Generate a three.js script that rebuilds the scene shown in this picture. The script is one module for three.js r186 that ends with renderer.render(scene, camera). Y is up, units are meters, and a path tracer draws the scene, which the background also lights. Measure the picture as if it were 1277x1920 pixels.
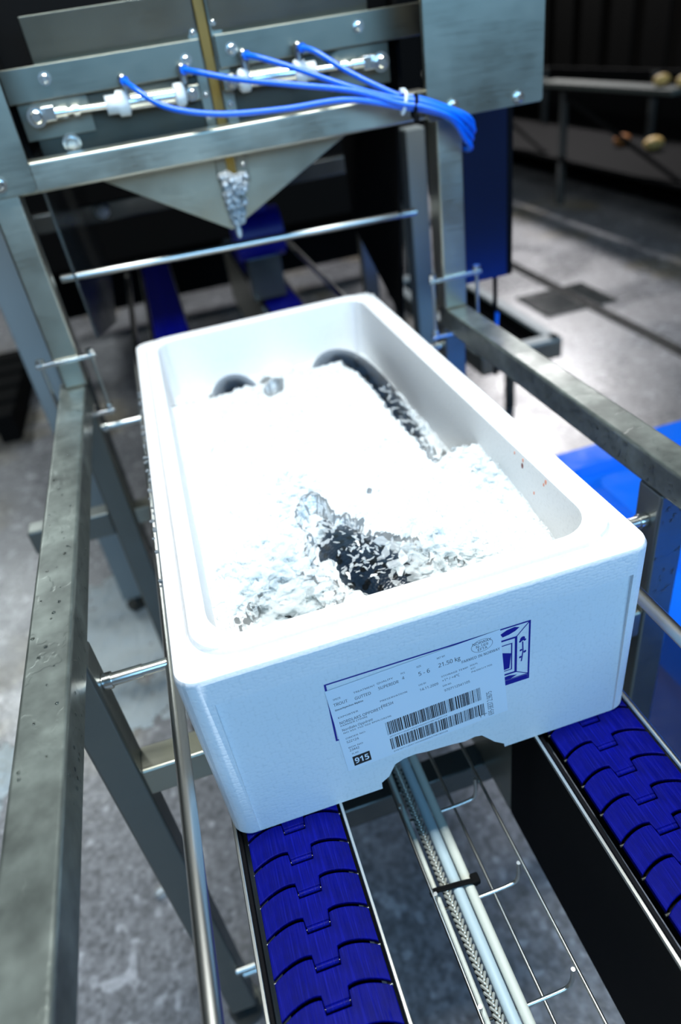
import * as THREE from 'three';
import { RoundedBoxGeometry } from 'three/addons/geometries/RoundedBoxGeometry.js';
import { mergeGeometries, mergeVertices } from 'three/addons/utils/BufferGeometryUtils.js';
import { RectAreaLightUniformsLib } from 'three/addons/lights/RectAreaLightUniformsLib.js';
import { Brush, Evaluator, SUBTRACTION } from 'three-bvh-csg';

// ---------------------------------------------------------------- camera, light, exposure
const FY = 0.86;                       // height of the fish box rim plane above the floor; shapes below are written relative to it
const scene = new THREE.Scene();
scene.background = new THREE.Color(0.004, 0.005, 0.007);
const camera = new THREE.PerspectiveCamera(2 * Math.atan(960 / 1309.8) * 180 / Math.PI, 1277 / 1920, 0.02, 60);
camera.position.set(-0.1268, 0.3814 + FY, 0.7557);
camera.rotation.order = 'YXZ';
camera.rotation.set(-0.6103, -0.1866, -0.1623);
camera.focus = 0.585;
camera.userData.fStop = 3.0;
scene.add(camera);
const renderer = new THREE.WebGLRenderer({ antialias: true });
renderer.toneMapping = THREE.LinearToneMapping;
renderer.toneMappingExposure = 1.0;
renderer.shadowMap.enabled = true;
RectAreaLightUniformsLib.init();

// name, position of the glowing face (y above the floor), width (x), depth (z), colour, radiance
const LAMPS = [
  ['bright ceiling lamp above the open fish box', [0.1, 3.0, 0.38], 1.5, 0.26, [0.95, 1.0, 1.0], 68],
  ['left ceiling lamp of the far row behind the machine', [-2.0, 2.95, -4.0], 0.4, 1.7, [0.92, 1.0, 1.02], 26],
  ['right ceiling lamp of the far row behind the machine', [3.55, 2.95, -5.6], 0.4, 1.8, [1.0, 0.97, 0.99], 100],
];
const FRONT_FILL = { pos: [0.75, 2.4, 3.3], w: 4.4, h: 1.3, color: [0.36, 0.8, 1.34], power: 5.4 };  // bluish front fill from an added window behind the camera

// ---------------------------------------------------------------- random, noise, textures
let seedState = 20091114;
const rnd = () => { seedState = (seedState + 0x6d2b79f5) | 0; let t = Math.imul(seedState ^ (seedState >>> 15), 1 | seedState); t = (t + Math.imul(t ^ (t >>> 7), 61 | t)) ^ t; return ((t ^ (t >>> 14)) >>> 0) / 4294967296; };
const rr = (a, b) => a + (b - a) * rnd();
const hash = (x, y, s) => { let h = Math.imul(x, 374761393) + Math.imul(y, 668265263) + Math.imul(s, 1442695041); h = Math.imul(h ^ (h >>> 13), 1274126177); return ((h ^ (h >>> 16)) >>> 0) / 4294967296; };
const sm = (t) => t * t * (3 - 2 * t);
const clamp = (v, a = 0, b = 1) => Math.min(b, Math.max(a, v));
const step = (a, b, v) => sm(clamp((v - a) / (b - a)));
function vnoise(x, y, px, py, s) {          // value noise that repeats every px, py cells
  const xi = Math.floor(x), yi = Math.floor(y), fx = sm(x - xi), fy = sm(y - yi);
  const w = (a, p) => ((a % p) + p) % p;
  const a = hash(w(xi, px), w(yi, py), s), b = hash(w(xi + 1, px), w(yi, py), s), c = hash(w(xi, px), w(yi + 1, py), s), d = hash(w(xi + 1, px), w(yi + 1, py), s);
  return (a + (b - a) * fx) * (1 - fy) + (c + (d - c) * fx) * fy;
}
function fbm(x, y, px, py, s, oct = 4) { let v = 0, a = 0.5, t = 0; for (let o = 0; o < oct; o++) { v += a * vnoise(x, y, px, py, s + o); t += a; a *= 0.5; x *= 2; y *= 2; px *= 2; py *= 2; } return v / t; }
function worley(x, y, p, s) {               // distance to nearest bead centre
  const xi = Math.floor(x), yi = Math.floor(y); let m = 9, id = 0;
  const w = (a) => ((a % p) + p) % p;
  for (let i = -1; i <= 1; i++) for (let j = -1; j <= 1; j++) {
    const cx = xi + i + 0.15 + 0.7 * hash(w(xi + i), w(yi + j), s), cy = yi + j + 0.15 + 0.7 * hash(w(xi + i), w(yi + j), s + 9);
    const d = Math.hypot(x - cx, y - cy); if (d < m) { m = d; id = hash(w(xi + i), w(yi + j), s + 5); }
  }
  return [m, id];
}
function texture(n, size, fn, srgb = false) {  // fn(u, v) -> grey or [r, g, b]; size = metres per repeat
  const d = new Uint8Array(n * n * 4);
  for (let y = 0; y < n; y++) for (let x = 0; x < n; x++) {
    let c = fn((x + 0.5) / n, (y + 0.5) / n); if (typeof c === 'number') c = [c, c, c];
    const k = (y * n + x) * 4; for (let i = 0; i < 3; i++) d[k + i] = Math.round(255 * clamp(c[i])); d[k + 3] = 255;
  }
  const t = new THREE.DataTexture(d, n, n, THREE.RGBAFormat);
  t.wrapS = t.wrapT = THREE.RepeatWrapping; t.magFilter = THREE.LinearFilter; t.minFilter = THREE.LinearMipmapLinearFilter; t.generateMipmaps = true;
  if (srgb) t.colorSpace = THREE.SRGBColorSpace;
  t.repeat.set(1 / size, 1 / size); t.needsUpdate = true; return t;
}
const tEps = texture(512, 0.14, (u, v) => { const [d] = worley(u * 44, v * 44, 44, 3); return 0.35 + 0.5 * (1 - d * d) * 0.6 + 0.3 * (fbm(u * 10, v * 10, 10, 10, 8) - 0.5); });
const tEpsC = texture(256, 0.14, (u, v) => { const [d] = worley(u * 44, v * 44, 44, 3); const c = 0.92 - 0.025 * step(0.45, 0.8, d); return [c, c * 1.0, c]; }, true);
const tBrush = texture(512, 0.25, (u, v) => 0.36 + 0.1 * (fbm(u * 8, v * 160, 8, 160, 11, 3) - 0.5) + 0.2 * (fbm(u * 6, v * 6, 6, 6, 21, 4) - 0.5));
const tBrushB = texture(512, 0.25, (u, v) => 0.5 + 0.5 * (fbm(u * 10, v * 220, 10, 220, 31, 2) - 0.5));
const tWet = texture(512, 0.3, (u, v) => { const f = fbm(u * 7, v * 7, 7, 7, 41, 5); return 0.32 + 0.1 * step(0.3, 0.7, f); });
const tWetB = texture(512, 0.3, (u, v) => { const f = fbm(u * 12, v * 12, 12, 12, 51, 5); return step(0.5, 0.54, f) * 0.6 + 0.25 * fbm(u * 40, v * 40, 40, 40, 52, 2); });
const tWetC = texture(512, 0.3, (u, v) => { const f = fbm(u * 9, v * 9, 9, 9, 61, 5), g = fbm(u * 30, v * 30, 30, 30, 62, 3); const k = 0.47 + 0.2 * (f - 0.5) + 0.12 * (g - 0.5); return [k * 0.95, k, k * 0.95]; }, true);
const tFloorC = texture(1024, 1.6, (u, v) => {
  const big = fbm(u * 5, v * 5, 5, 5, 71, 5), grit = fbm(u * 190, v * 190, 190, 190, 72, 2), fleck = fbm(u * 70, v * 70, 70, 70, 75, 2), rust = fbm(u * 4 + 0.3, v * 4, 4, 4, 77, 5);
  let k = 0.49 + 0.15 * (big - 0.5) + 0.26 * (grit - 0.5) + 0.16 * step(0.68, 0.8, fleck) - 0.06 * step(0.3, 0.2, fleck);
  const r = step(0.58, 0.76, rust) * 0.4;
  return [k * (1 + 0.04 * r), k * (1 - 0.1 * r), k * (1.02 - 0.4 * r)];
}, true);
const tFloorR = texture(512, 1.6, (u, v) => 0.26 + 0.16 * step(0.36, 0.66, fbm(u * 7, v * 7, 7, 7, 81, 5)) + 0.1 * (fbm(u * 90, v * 90, 90, 90, 82, 2) - 0.5));
const tFloorB = texture(1024, 0.8, (u, v) => fbm(u * 110, v * 110, 110, 110, 91, 3));
const tScratch = texture(512, 0.1, (u, v) => 0.3 + 0.55 * Math.pow(fbm(u * 150, v * 7, 150, 7, 101, 2), 2) + 0.14 * (fbm(u * 9, v * 9, 9, 9, 103, 3) - 0.5));
const tScratchC = texture(512, 0.1, (u, v) => { const s = Math.pow(fbm(u * 170, v * 5, 170, 5, 111, 2), 3), f = fbm(u * 8, v * 8, 8, 8, 113, 4); const k = 0.9 + 0.35 * (f - 0.5); return [0.004 * k + 0.045 * s, 0.022 * k + 0.065 * s, 0.4 * k + 0.17 * s]; }, true);
const tIceB = texture(512, 0.09, (u, v) => { const [d, id] = worley(u * 26, v * 26, 26, 7); return 0.5 * id + 0.35 * (1 - d) + 0.3 * (fbm(u * 50, v * 50, 50, 50, 9, 2) - 0.5); });
const tIceC = texture(512, 0.09, (u, v) => { const [d, id] = worley(u * 26, v * 26, 26, 7); const k = 0.93 - 0.09 * step(0.55, 0.85, d) - 0.05 * id; return [k * 0.975, k * 0.995, k]; }, true);
const tPlast = texture(256, 0.2, (u, v) => 0.36 + 0.3 * (fbm(u * 8, v * 8, 8, 8, 121, 5) - 0.5));

// ---------------------------------------------------------------- materials
const std = (o) => new THREE.MeshPhysicalMaterial(o);
const L = (r, g, b) => new THREE.Color().setRGB(r, g, b);
const M = {
  steel: std({ color: L(0.41, 0.405, 0.335), metalness: 1, roughness: 1, roughnessMap: tBrush, bumpMap: tBrushB, bumpScale: 0.000008 }),
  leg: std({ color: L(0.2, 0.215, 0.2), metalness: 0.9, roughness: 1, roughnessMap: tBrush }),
  slush: std({ color: L(0.5, 0.56, 0.57), roughness: 0.4, bumpMap: tIceB, bumpScale: 0.002 }),
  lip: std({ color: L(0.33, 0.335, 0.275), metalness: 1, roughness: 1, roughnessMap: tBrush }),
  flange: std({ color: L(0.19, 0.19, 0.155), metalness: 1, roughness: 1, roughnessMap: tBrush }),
  gate: std({ color: L(0.06, 0.065, 0.055), metalness: 0.9, roughness: 1, roughnessMap: tBrush }),  // hopper steel with the shade below the flange put into its colour
  sheet: std({ color: L(0.285, 0.285, 0.235), metalness: 1, roughness: 1, roughnessMap: tBrush, bumpMap: tBrushB, bumpScale: 0.000008 }),
  wet: std({ color: L(1, 1, 1), map: tWetC, metalness: 0.62, roughness: 1, roughnessMap: tWet, bumpMap: tWetB, bumpScale: 0.00015 }),
  bright: std({ color: L(0.72, 0.73, 0.7), metalness: 1, roughness: 0.2 }),
  rod: std({ color: L(0.62, 0.62, 0.58), metalness: 1, roughness: 0.28 }),
  darkSteel: std({ color: L(0.1, 0.105, 0.1), metalness: 0.6, roughness: 0.5, roughnessMap: tPlast }),
  eps: std({ color: L(1, 1, 1), map: tEpsC, roughness: 0.55, bumpMap: tEps, bumpScale: 0.0006, sheen: 0.1 }),
  ice: std({ color: L(1, 1, 1), map: tIceC, roughness: 0.35, bumpMap: tIceB, bumpScale: 0.003, ior: 1.31 }),
  flake: std({ color: L(0.96, 0.98, 0.985), roughness: 0.12, transmission: 0.78, thickness: 0, ior: 1.31 }),
  belt: std({ color: L(1, 1, 1), map: tScratchC, roughness: 1, roughnessMap: tScratch, specularIntensity: 0.1 }),
  black: std({ color: L(0.004, 0.004, 0.005), roughness: 0.6, specularIntensity: 0.12 }),
  blackDull: std({ color: L(0.005, 0.005, 0.005), roughness: 0.85, specularIntensity: 0.15 }),
  hose: std({ color: L(0.0, 0.13, 0.75), roughness: 0.32, clearcoat: 0.3, clearcoatRoughness: 0.2 }),
  tub: std({ color: L(0.005, 0.12, 0.68), roughness: 0.4, roughnessMap: tPlast }),
  navy: std({ color: L(0.03, 0.05, 0.14), metalness: 0.9, roughness: 0.2 }),  // blue reflections on the steel panel put into its colour
  blue: std({ color: L(0.006, 0.01, 0.32), roughness: 0.4 }),
  strip: std({ color: L(0.15, 0.1, 0.008), roughness: 0.5 }),
  white: std({ color: L(0.78, 0.82, 0.82), roughness: 0.4 }),
  cable: std({ color: L(0.55, 0.57, 0.5), roughness: 0.5 }),
  cableBlue: std({ color: L(0.4, 0.5, 0.53), roughness: 0.45 }),
  braid: std({ color: L(0.62, 0.62, 0.55), roughness: 0.35, metalness: 0.75 }),
  wall: std({ color: L(0.03, 0.032, 0.03), roughness: 0.8 }),
  wallPale: std({ color: L(0.3, 0.3, 0.29), roughness: 0.8 }),
  wallDark: std({ color: L(0.004, 0.004, 0.0035), roughness: 0.8, specularIntensity: 0.15 }),
  ceiling: std({ color: L(0.1, 0.11, 0.11), roughness: 0.9 }),
  floor: std({ color: L(1, 1, 1), map: tFloorC, roughness: 1, roughnessMap: tFloorR, bumpMap: tFloorB, bumpScale: 0.0008, clearcoat: 0.5, clearcoatRoughness: 0.33 }),
  tableEdge: std({ color: L(0.07, 0.08, 0.07), roughness: 0.6, specularIntensity: 0.3 }),
  painted: std({ color: L(0.24, 0.28, 0.29), roughness: 0.5 }),
  yellow: std({ color: L(0.62, 0.4, 0.12), roughness: 0.6 }),
  orange: std({ color: L(0.35, 0.12, 0.02), roughness: 0.6 }),
  blood: std({ color: L(0.16, 0.012, 0.006), roughness: 0.3 }),
  bloodPale: std({ color: L(0.75, 0.3, 0.2), roughness: 0.4 }),
  water: std({ color: L(1, 1, 1), roughness: 0.02, transmission: 1, thickness: 0.002, ior: 1.33 }),
};

// ---------------------------------------------------------------- builders
const used = {}; const bases = new WeakMap();
const numbered = (n) => { const k = used[n] = (used[n] ?? -1) + 1; return k ? n + '_' + String(k).padStart(3, '0') : n; };
function boxUV(g) {
  const p = g.attributes.position, n = g.attributes.normal, uv = new Float32Array(p.count * 2);
  for (let i = 0; i < p.count; i++) {
    const ax = Math.abs(n.getX(i)), ay = Math.abs(n.getY(i)), az = Math.abs(n.getZ(i));
    let a, b; if (ay >= ax && ay >= az) { a = p.getX(i); b = p.getZ(i); } else if (ax >= az) { a = p.getZ(i); b = p.getY(i); } else { a = p.getX(i); b = p.getY(i); }
    uv[2 * i] = a; uv[2 * i + 1] = b;
  }
  g.setAttribute('uv', new THREE.BufferAttribute(uv, 2)); return g;
}
function clean(g) { if (g.index) g = g.toNonIndexed(); for (const k of Object.keys(g.attributes)) if (!['position', 'normal', 'uv'].includes(k)) g.deleteAttribute(k); if (!g.attributes.uv) boxUV(g); return g; }
function join(gs, keepUV = false) { gs = [gs].flat(); const g = gs.length === 1 ? gs[0] : mergeGeometries(gs.map(clean)); return keepUV ? g : boxUV(g); }
function thing(name, label, category, base, group) {
  const o = new THREE.Group(); o.name = numbered(name); o.userData = { label, category }; if (group) o.userData.group = group;
  o.position.set(base[0], base[1] + FY, base[2]); bases.set(o, base); scene.add(o); return o;
}
function mesh(name, gs, m, keepUV) { const o = new THREE.Mesh(join(gs, keepUV), m); o.name = name; o.castShadow = o.receiveShadow = true; return o; }
function part(parent, name, gs, m, keepUV = false, label) {
  const b = bases.get(parent), o = mesh(name, gs, m, keepUV); o.geometry.translate(-b[0], -b[1], -b[2]); bases.set(o, b);
  if (label) o.userData.label = label; parent.add(o); return o;
}
function single(name, gs, m, label, category, base, group, keepUV) {
  const o = mesh(numbered(name), gs, m, keepUV); o.geometry.translate(-base[0], -base[1], -base[2]);
  o.position.set(base[0], base[1] + FY, base[2]); o.userData = { label, category }; if (group) o.userData.group = group; scene.add(o); return o;
}
function struct(name, gs, m) { const o = mesh(name, gs, m); o.position.y = FY; o.userData.kind = 'structure'; scene.add(o); return o; }
const V = (x, y, z) => new THREE.Vector3(x, y, z);
function rb(x0, x1, y0, y1, z0, z1, r = 0.003, s = 2) {
  const w = x1 - x0, h = y1 - y0, d = z1 - z0; r = Math.min(r, w / 2.01, h / 2.01, d / 2.01);
  return new RoundedBoxGeometry(w, h, d, s, r).translate((x0 + x1) / 2, (y0 + y1) / 2, (z0 + z1) / 2);
}
function bx(x0, x1, y0, y1, z0, z1) { return new THREE.BoxGeometry(x1 - x0, y1 - y0, z1 - z0).translate((x0 + x1) / 2, (y0 + y1) / 2, (z0 + z1) / 2); }
function cyl(a, b, r, n = 16, r2 = r) {
  const A = V(...a), B = V(...b), d = B.clone().sub(A), g = new THREE.CylinderGeometry(r2, r, d.length(), n);
  g.applyQuaternion(new THREE.Quaternion().setFromUnitVectors(V(0, 1, 0), d.clone().normalize()));
  return g.translate((A.x + B.x) / 2, (A.y + B.y) / 2, (A.z + B.z) / 2);
}
function tube(pts, r, n = 40, rad = 10) { return new THREE.TubeGeometry(new THREE.CatmullRomCurve3(pts.map((p) => V(...p)), false, 'centripetal'), n, r, rad, false); }
function lathe(profile, a, b, n = 24) {       // profile [[radius, distance from a]] swept round the axis a -> b
  const A = V(...a), d = V(...b).sub(A).normalize(), g = new THREE.LatheGeometry(profile.map(([r, y]) => new THREE.Vector2(r, y)), n);
  g.applyQuaternion(new THREE.Quaternion().setFromUnitVectors(V(0, 1, 0), d)); return g.translate(A.x, A.y, A.z);
}
function prism(outline, depth, bevel = 0) {   // outline in x, y; extruded along +z from 0
  const s = new THREE.Shape(outline.map(([x, y]) => new THREE.Vector2(x, y)));
  return new THREE.ExtrudeGeometry(s, { depth: depth - 2 * bevel, bevelEnabled: bevel > 0, bevelThickness: bevel, bevelSize: bevel, bevelOffset: -bevel, bevelSegments: 2, steps: 1, curveSegments: 8 }).translate(0, 0, bevel);
}
function roundPlate(x0, x1, y0, y1, r, z, t) {
  const s = new THREE.Shape(); s.moveTo(x0 + r, y0); s.lineTo(x1 - r, y0); s.absarc(x1 - r, y0 + r, r, -Math.PI / 2, 0); s.lineTo(x1, y1 - r); s.absarc(x1 - r, y1 - r, r, 0, Math.PI / 2);
  s.lineTo(x0 + r, y1); s.absarc(x0 + r, y1 - r, r, Math.PI / 2, Math.PI); s.lineTo(x0, y0 + r); s.absarc(x0 + r, y0 + r, r, Math.PI, 1.5 * Math.PI);
  return new THREE.ExtrudeGeometry(s, { depth: t - 0.001, bevelEnabled: true, bevelThickness: 0.0005, bevelSize: 0.0005, bevelOffset: -0.0005, bevelSegments: 1, curveSegments: 6 }).translate(0, 0, z + 0.0005);
}
function bolt(p, d, r = 0.0065) {             // hexagon head on a washer, d = outward direction
  const P = V(...p), D = V(...d).normalize(), at = (t) => P.clone().addScaledVector(D, t).toArray();
  return [cyl(at(-0.002), at(0.0016), r * 1.45, 20), cyl(at(0.0016), at(0.0016 + r * 0.9), r, 6), cyl(at(0.0016 + r * 0.9), at(0.0016 + r * 1.02), r * 0.86, 18, r * 0.7)];
}

// ---------------------------------------------------------------- the hall
struct('floor', bx(-5, 6, -FY - 0.15, -FY, -10, 3.6), M.floor);
struct('ceiling', bx(-5, 6, 2.4, 2.5, -10, 3.6), M.ceiling);
struct('wall_left', bx(-5.1, -5, -FY, 2.4, -10, 3.6), M.wall);
struct('wall_right', bx(6, 6.1, -FY, 2.4, -10, 3.6), M.wallDark);
struct('wall_back', bx(-5, 6, -FY, 2.4, -10.1, -10), M.wallDark);
{ // unseen wall behind the camera; its bluish window is an added front fill
  const [wx, wy] = FRONT_FILL.pos, y = wy - FY, w = FRONT_FILL.w / 2, h = FRONT_FILL.h / 2, z = 3.5;
  struct('wall_front', [bx(-5, wx - w, -FY, 2.4, z, z + 0.1), bx(wx + w, 6, -FY, 2.4, z, z + 0.1), bx(wx - w, wx + w, -FY, y - h, z, z + 0.1), bx(wx - w, wx + w, y + h, 2.4, z, z + 0.1)], M.wallPale);
  const fillPane = std({ color: L(0.1, 0.1, 0.1), emissive: L(...FRONT_FILL.color), emissiveIntensity: 0.5, roughness: 0.3 });
  struct('fill_window_1', [bx(wx - w, wx + w, y - h, y + h, z + 0.03, z + 0.05)], fillPane);
  const l = new THREE.RectAreaLight(L(...FRONT_FILL.color), FRONT_FILL.power, FRONT_FILL.w, FRONT_FILL.h);
  l.position.set(wx, wy, z + 0.02); l.lookAt(wx, wy, 0); scene.add(l);
}
for (const [label, [x, y, z], w, d, c, power] of LAMPS) {
  const t = thing('ceiling_lamp', label, 'lamp', [x, y - FY, z]), Y = y - FY;
  part(t, 'housing', rb(x - w / 2 - 0.03, x + w / 2 + 0.03, Y + 0.012, Y + 0.09, z - d / 2 - 0.03, z + d / 2 + 0.03, 0.01), M.white);
  part(t, 'diffuser', rb(x - w / 2, x + w / 2, Y, Y + 0.012, z - d / 2, z + d / 2, 0.004), std({ color: L(0.8, 0.8, 0.8), emissive: L(...c), emissiveIntensity: 6, roughness: 0.5 }));
  for (const s of [-1, 1]) part(t, 'hanger', cyl([x + s * w * 0.4, Y + 0.09, z], [x + s * w * 0.4, 2.4, z], 0.004, 8), M.steel);
  const l = new THREE.RectAreaLight(L(...c), power, w, d); l.position.set(x, y - 0.004, z); l.lookAt(x, 0, z); scene.add(l);
}

// ---------------------------------------------------------------- polystyrene fish box
const BOX = [0, -0.2074, 0];
const EV = new Evaluator(); EV.attributes = ['position', 'normal', 'uv'];
function ring(w, d, r, y, n = 8) {           // rounded rectangle outline, half sizes w, d
  const o = []; const c = [[w - r, d - r, 0], [-(w - r), d - r, 1], [-(w - r), -(d - r), 2], [w - r, -(d - r), 3]];
  for (const [cx, cz, q] of c) for (let i = 0; i <= n; i++) { const a = (q + i / n) * Math.PI / 2; o.push([cx + r * Math.cos(a), y, cz + r * Math.sin(a)]); }
  return o;
}
function loft(rings, capA, capB) {
  const pos = [], idx = [], n = rings[0].length; rings.forEach((R) => R.forEach((p) => pos.push(...p)));
  for (let k = 0; k + 1 < rings.length; k++) for (let i = 0; i < n; i++) { const a = k * n + i, b = k * n + (i + 1) % n, c = a + n, d = b + n; idx.push(a, c, b, b, c, d); }
  const cap = (k, flip) => { const R = rings[k], m = pos.length / 3; pos.push(R.reduce((s, p) => s + p[0], 0) / n, R[0][1], R.reduce((s, p) => s + p[2], 0) / n); for (let i = 0; i < n; i++) { const a = k * n + i, b = k * n + (i + 1) % n; flip ? idx.push(m, b, a) : idx.push(m, a, b); } };
  if (capA) cap(0, false); if (capB) cap(rings.length - 1, true);
  const g = new THREE.BufferGeometry(); g.setAttribute('position', new THREE.Float32BufferAttribute(pos, 3)); g.setIndex(idx);
  const f = g.toNonIndexed(); f.computeVertexNormals(); return f;
}
const creased = (g, angle) => { // smooth normals below the crease angle
  const p = g.attributes.position, N = [], key = (i) => [p.getX(i), p.getY(i), p.getZ(i)].map((v) => Math.round(v * 2e5)).join(), map = new Map(), cs = Math.cos(angle);
  const fn = []; for (let i = 0; i < p.count; i += 3) { const a = V().fromBufferAttribute(p, i), b = V().fromBufferAttribute(p, i + 1), c = V().fromBufferAttribute(p, i + 2); const n = b.sub(a).cross(c.sub(a)); fn.push(n); for (let j = 0; j < 3; j++) { const k = key(i + j); if (!map.has(k)) map.set(k, []); map.get(k).push(i / 3); } }
  for (let i = 0; i < p.count; i++) { const f = fn[Math.floor(i / 3)], fu = f.clone().normalize(), s = V(0, 0, 0); for (const j of map.get(key(i))) if (fn[j].clone().normalize().dot(fu) > cs) s.add(fn[j]); s.normalize(); N.push(s.x, s.y, s.z); }
  g.setAttribute('normal', new THREE.Float32BufferAttribute(N, 3)); return g;
};
{
  const t = thing('fish_box', 'white polystyrene fish box heaped with crushed ice, paper label on its front', 'box', BOX);
  const H = -0.2074;
  const body = loft([
    ring(0.1965, 0.3765, 0.016, H), ring(0.1985, 0.3785, 0.018, H + 0.004), ring(0.2, 0.38, 0.018, -0.005), ring(0.1985, 0.3785, 0.018, -0.0012), ring(0.196, 0.376, 0.018, 0),
    ring(0.1855, 0.3655, 0.036, -0.0002), ring(0.1835, 0.3635, 0.035, 0.0018), ring(0.183, 0.363, 0.035, 0.0045), ring(0.1815, 0.3615, 0.034, 0.0064), ring(0.1695, 0.3495, 0.034, 0.0066), ring(0.1668, 0.3468, 0.034, 0.0045),
    ring(0.166, 0.346, 0.034, 0), ring(0.159, 0.339, 0.03, -0.155), ring(0.152, 0.332, 0.024, -0.163),
  ], true, true);
  boxUV(body);
  const brush = (g) => { const b = new Brush(boxUV(g.index ? g.toNonIndexed() : g)); b.updateMatrixWorld(); return b; };
  // the channel along the underside, wavy where it was cut, and the shallow panel on the front and back
  const ch = [[-0.058, H - 0.02], [-0.058, H + 0.009], [-0.05, H + 0.015], [-0.043, H + 0.0295], [-0.034, H + 0.0335], [-0.023, H + 0.0345], [-0.012, H + 0.0325], [0.0, H + 0.0315], [0.013, H + 0.0305], [0.026, H + 0.0285], [0.036, H + 0.0305], [0.043, H + 0.029], [0.05, H + 0.0205], [0.056, H + 0.013], [0.066, H + 0.005], [0.068, H - 0.02]];
  let b = EV.evaluate(brush(body), brush(prism(ch, 0.9).translate(0, 0, -0.45)), SUBTRACTION);
  b = EV.evaluate(b, brush(bx(-0.176, 0.182, H - 0.01, -0.0285, 0.3764, 0.39)), SUBTRACTION);
  b = EV.evaluate(b, brush(bx(-0.178, 0.178, H - 0.01, -0.0285, -0.39, -0.3772)), SUBTRACTION);
  const g = b.geometry; let q = g.index ? g.toNonIndexed() : g; q = clean(q);
  creased(q, 0.6);
  const shell = part(t, 'shell', q, M.eps);
  // printed emblem frame on the polystyrene, mostly under the paper label
  const W = 1024, Hh = 512, cv = document.createElement('canvas'); cv.width = W; cv.height = Hh; const c = cv.getContext('2d');
  const X0 = -0.094, X1 = 0.094, Y1 = -0.042, Y0 = -0.126, mx = (x) => (x - X0) / (X1 - X0) * W, my = (y) => (Y1 - y) / (Y1 - Y0) * Hh;
  c.fillStyle = '#b9d8f0'; c.clearRect(0, 0, W, Hh);
  const INK = '#10188a'; c.strokeStyle = INK; c.fillStyle = INK; c.lineWidth = 9; c.lineJoin = 'miter';
  const P = (...pts) => { c.beginPath(); pts.forEach(([x, y], i) => (i ? c.lineTo(mx(x), my(y)) : c.moveTo(mx(x), my(y)))); };
  P([-0.0905, -0.0478], [0.089, -0.0478], [0.089, -0.1185], [-0.0905, -0.1185]); c.closePath(); c.stroke();
  c.lineWidth = 5; P([0.089, -0.0478], [0.0765, -0.062]); c.stroke(); P([0.089, -0.1125], [0.0765, -0.105]); c.stroke(); P([0.04, -0.1125], [0.089, -0.1125]); c.stroke();
  c.lineWidth = 12; P([0.045, -0.062], [0.0765, -0.062], [0.0765, -0.105], [0.045, -0.105]); c.closePath(); c.stroke();
  c.lineWidth = 6; P([0.05, -0.068], [0.0725, -0.068], [0.0725, -0.1], [0.05, -0.1]); c.closePath(); c.stroke();
  P([0.058, -0.074], [0.072, -0.08], [0.0705, -0.098], [0.058, -0.099]); c.closePath(); c.fill();
  c.beginPath(); [[0.062, -0.0535], [0.068, -0.0505], [0.075, -0.0495], [0.0795, -0.0515], [0.0755, -0.0545], [0.07, -0.0565], [0.064, -0.0575]].forEach(([x, y], i) => (i ? c.lineTo(mx(x), my(y)) : c.moveTo(mx(x), my(y)))); c.closePath(); c.fill();
  c.beginPath(); [[0.062, -0.1085], [0.07, -0.1075], [0.078, -0.1095], [0.072, -0.112], [0.062, -0.1118]].forEach(([x, y], i) => (i ? c.lineTo(mx(x), my(y)) : c.moveTo(mx(x), my(y)))); c.closePath(); c.fill();
  c.fillRect(mx(0.066), my(-0.1132), mx(0.088) - mx(0.066), my(-0.1178) - my(-0.1132));
  c.lineWidth = 6; P([0.0827, -0.07], [0.0832, -0.082], [0.0818, -0.094]); c.stroke();
  for (const [x, y, r] of [[0.0825, -0.0665, 16], [0.0805, -0.069, 8], [0.0848, -0.0685, 8], [0.0812, -0.08, 8], [0.085, -0.083, 9], [0.0808, -0.0885, 8]]) { c.beginPath(); c.ellipse(mx(x), my(y), r * 0.75, r, 0.4, 0, 7); c.fill(); }
  const tex = new THREE.CanvasTexture(cv); tex.colorSpace = THREE.SRGBColorSpace;
  const pm = std({ map: tex, transparent: true, roughness: 0.5 });
  const tilt = 0.0015 / 0.2024, zf = (y) => 0.3764;
  const pg = new THREE.PlaneGeometry(X1 - X0, Y1 - Y0).translate((X0 + X1) / 2, (Y0 + Y1) / 2, 0.37655);
  const pr = part(t, 'printed_emblem', pg, pm, true, 'dark blue printed frame and emblem');
  // paper label
  part(t, 'shipping_label', labelSheet(), null, true, 'white paper shipping label with text and two barcodes');
  const lab = t.children[t.children.length - 1]; lab.material = labelMaterial();
  for (const [y, z, r, m] of [[-0.007, 0.217, 0.0021, 1], [-0.0005, 0.2175, 0.0015, 0], [-0.001, 0.2, 0.0012, 0], [-0.0005, 0.262, 0.0018, 0], [-0.005, 0.259, 0.0013, 0], [-0.024, 0.243, 0.0013, 0]]) {
    const x = 0.166 + 0.007 * (y / 0.155); part(t, 'blood_spot', new THREE.SphereGeometry(1, 10, 8).scale(0.0006, r * 1.5, r).translate(x, y, z), m ? M.blood : M.bloodPale);
  }
}
function labelSheet() {                       // thin paper, slightly loose at the edges
  const g = new THREE.PlaneGeometry(1, 1, 24, 16), p = g.attributes.position;
  const q = [[-0.0918, -0.0545], [0.0615, -0.0462], [0.069, -0.1535], [-0.0862, -0.1645]];
  for (let i = 0; i < p.count; i++) { const u = p.getX(i) + 0.5, v = 0.5 - p.getY(i), b = (k) => (q[0][k] * (1 - u) + q[1][k] * u) * (1 - v) + (q[3][k] * (1 - u) + q[2][k] * u) * v; p.setXYZ(i, b(0), b(1), 0.37705 + 0.0004 * Math.sin(u * 9 + v * 4) * Math.max(0, Math.abs(u - 0.5) - 0.2)); }
  g.computeVertexNormals(); return g;
}
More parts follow.
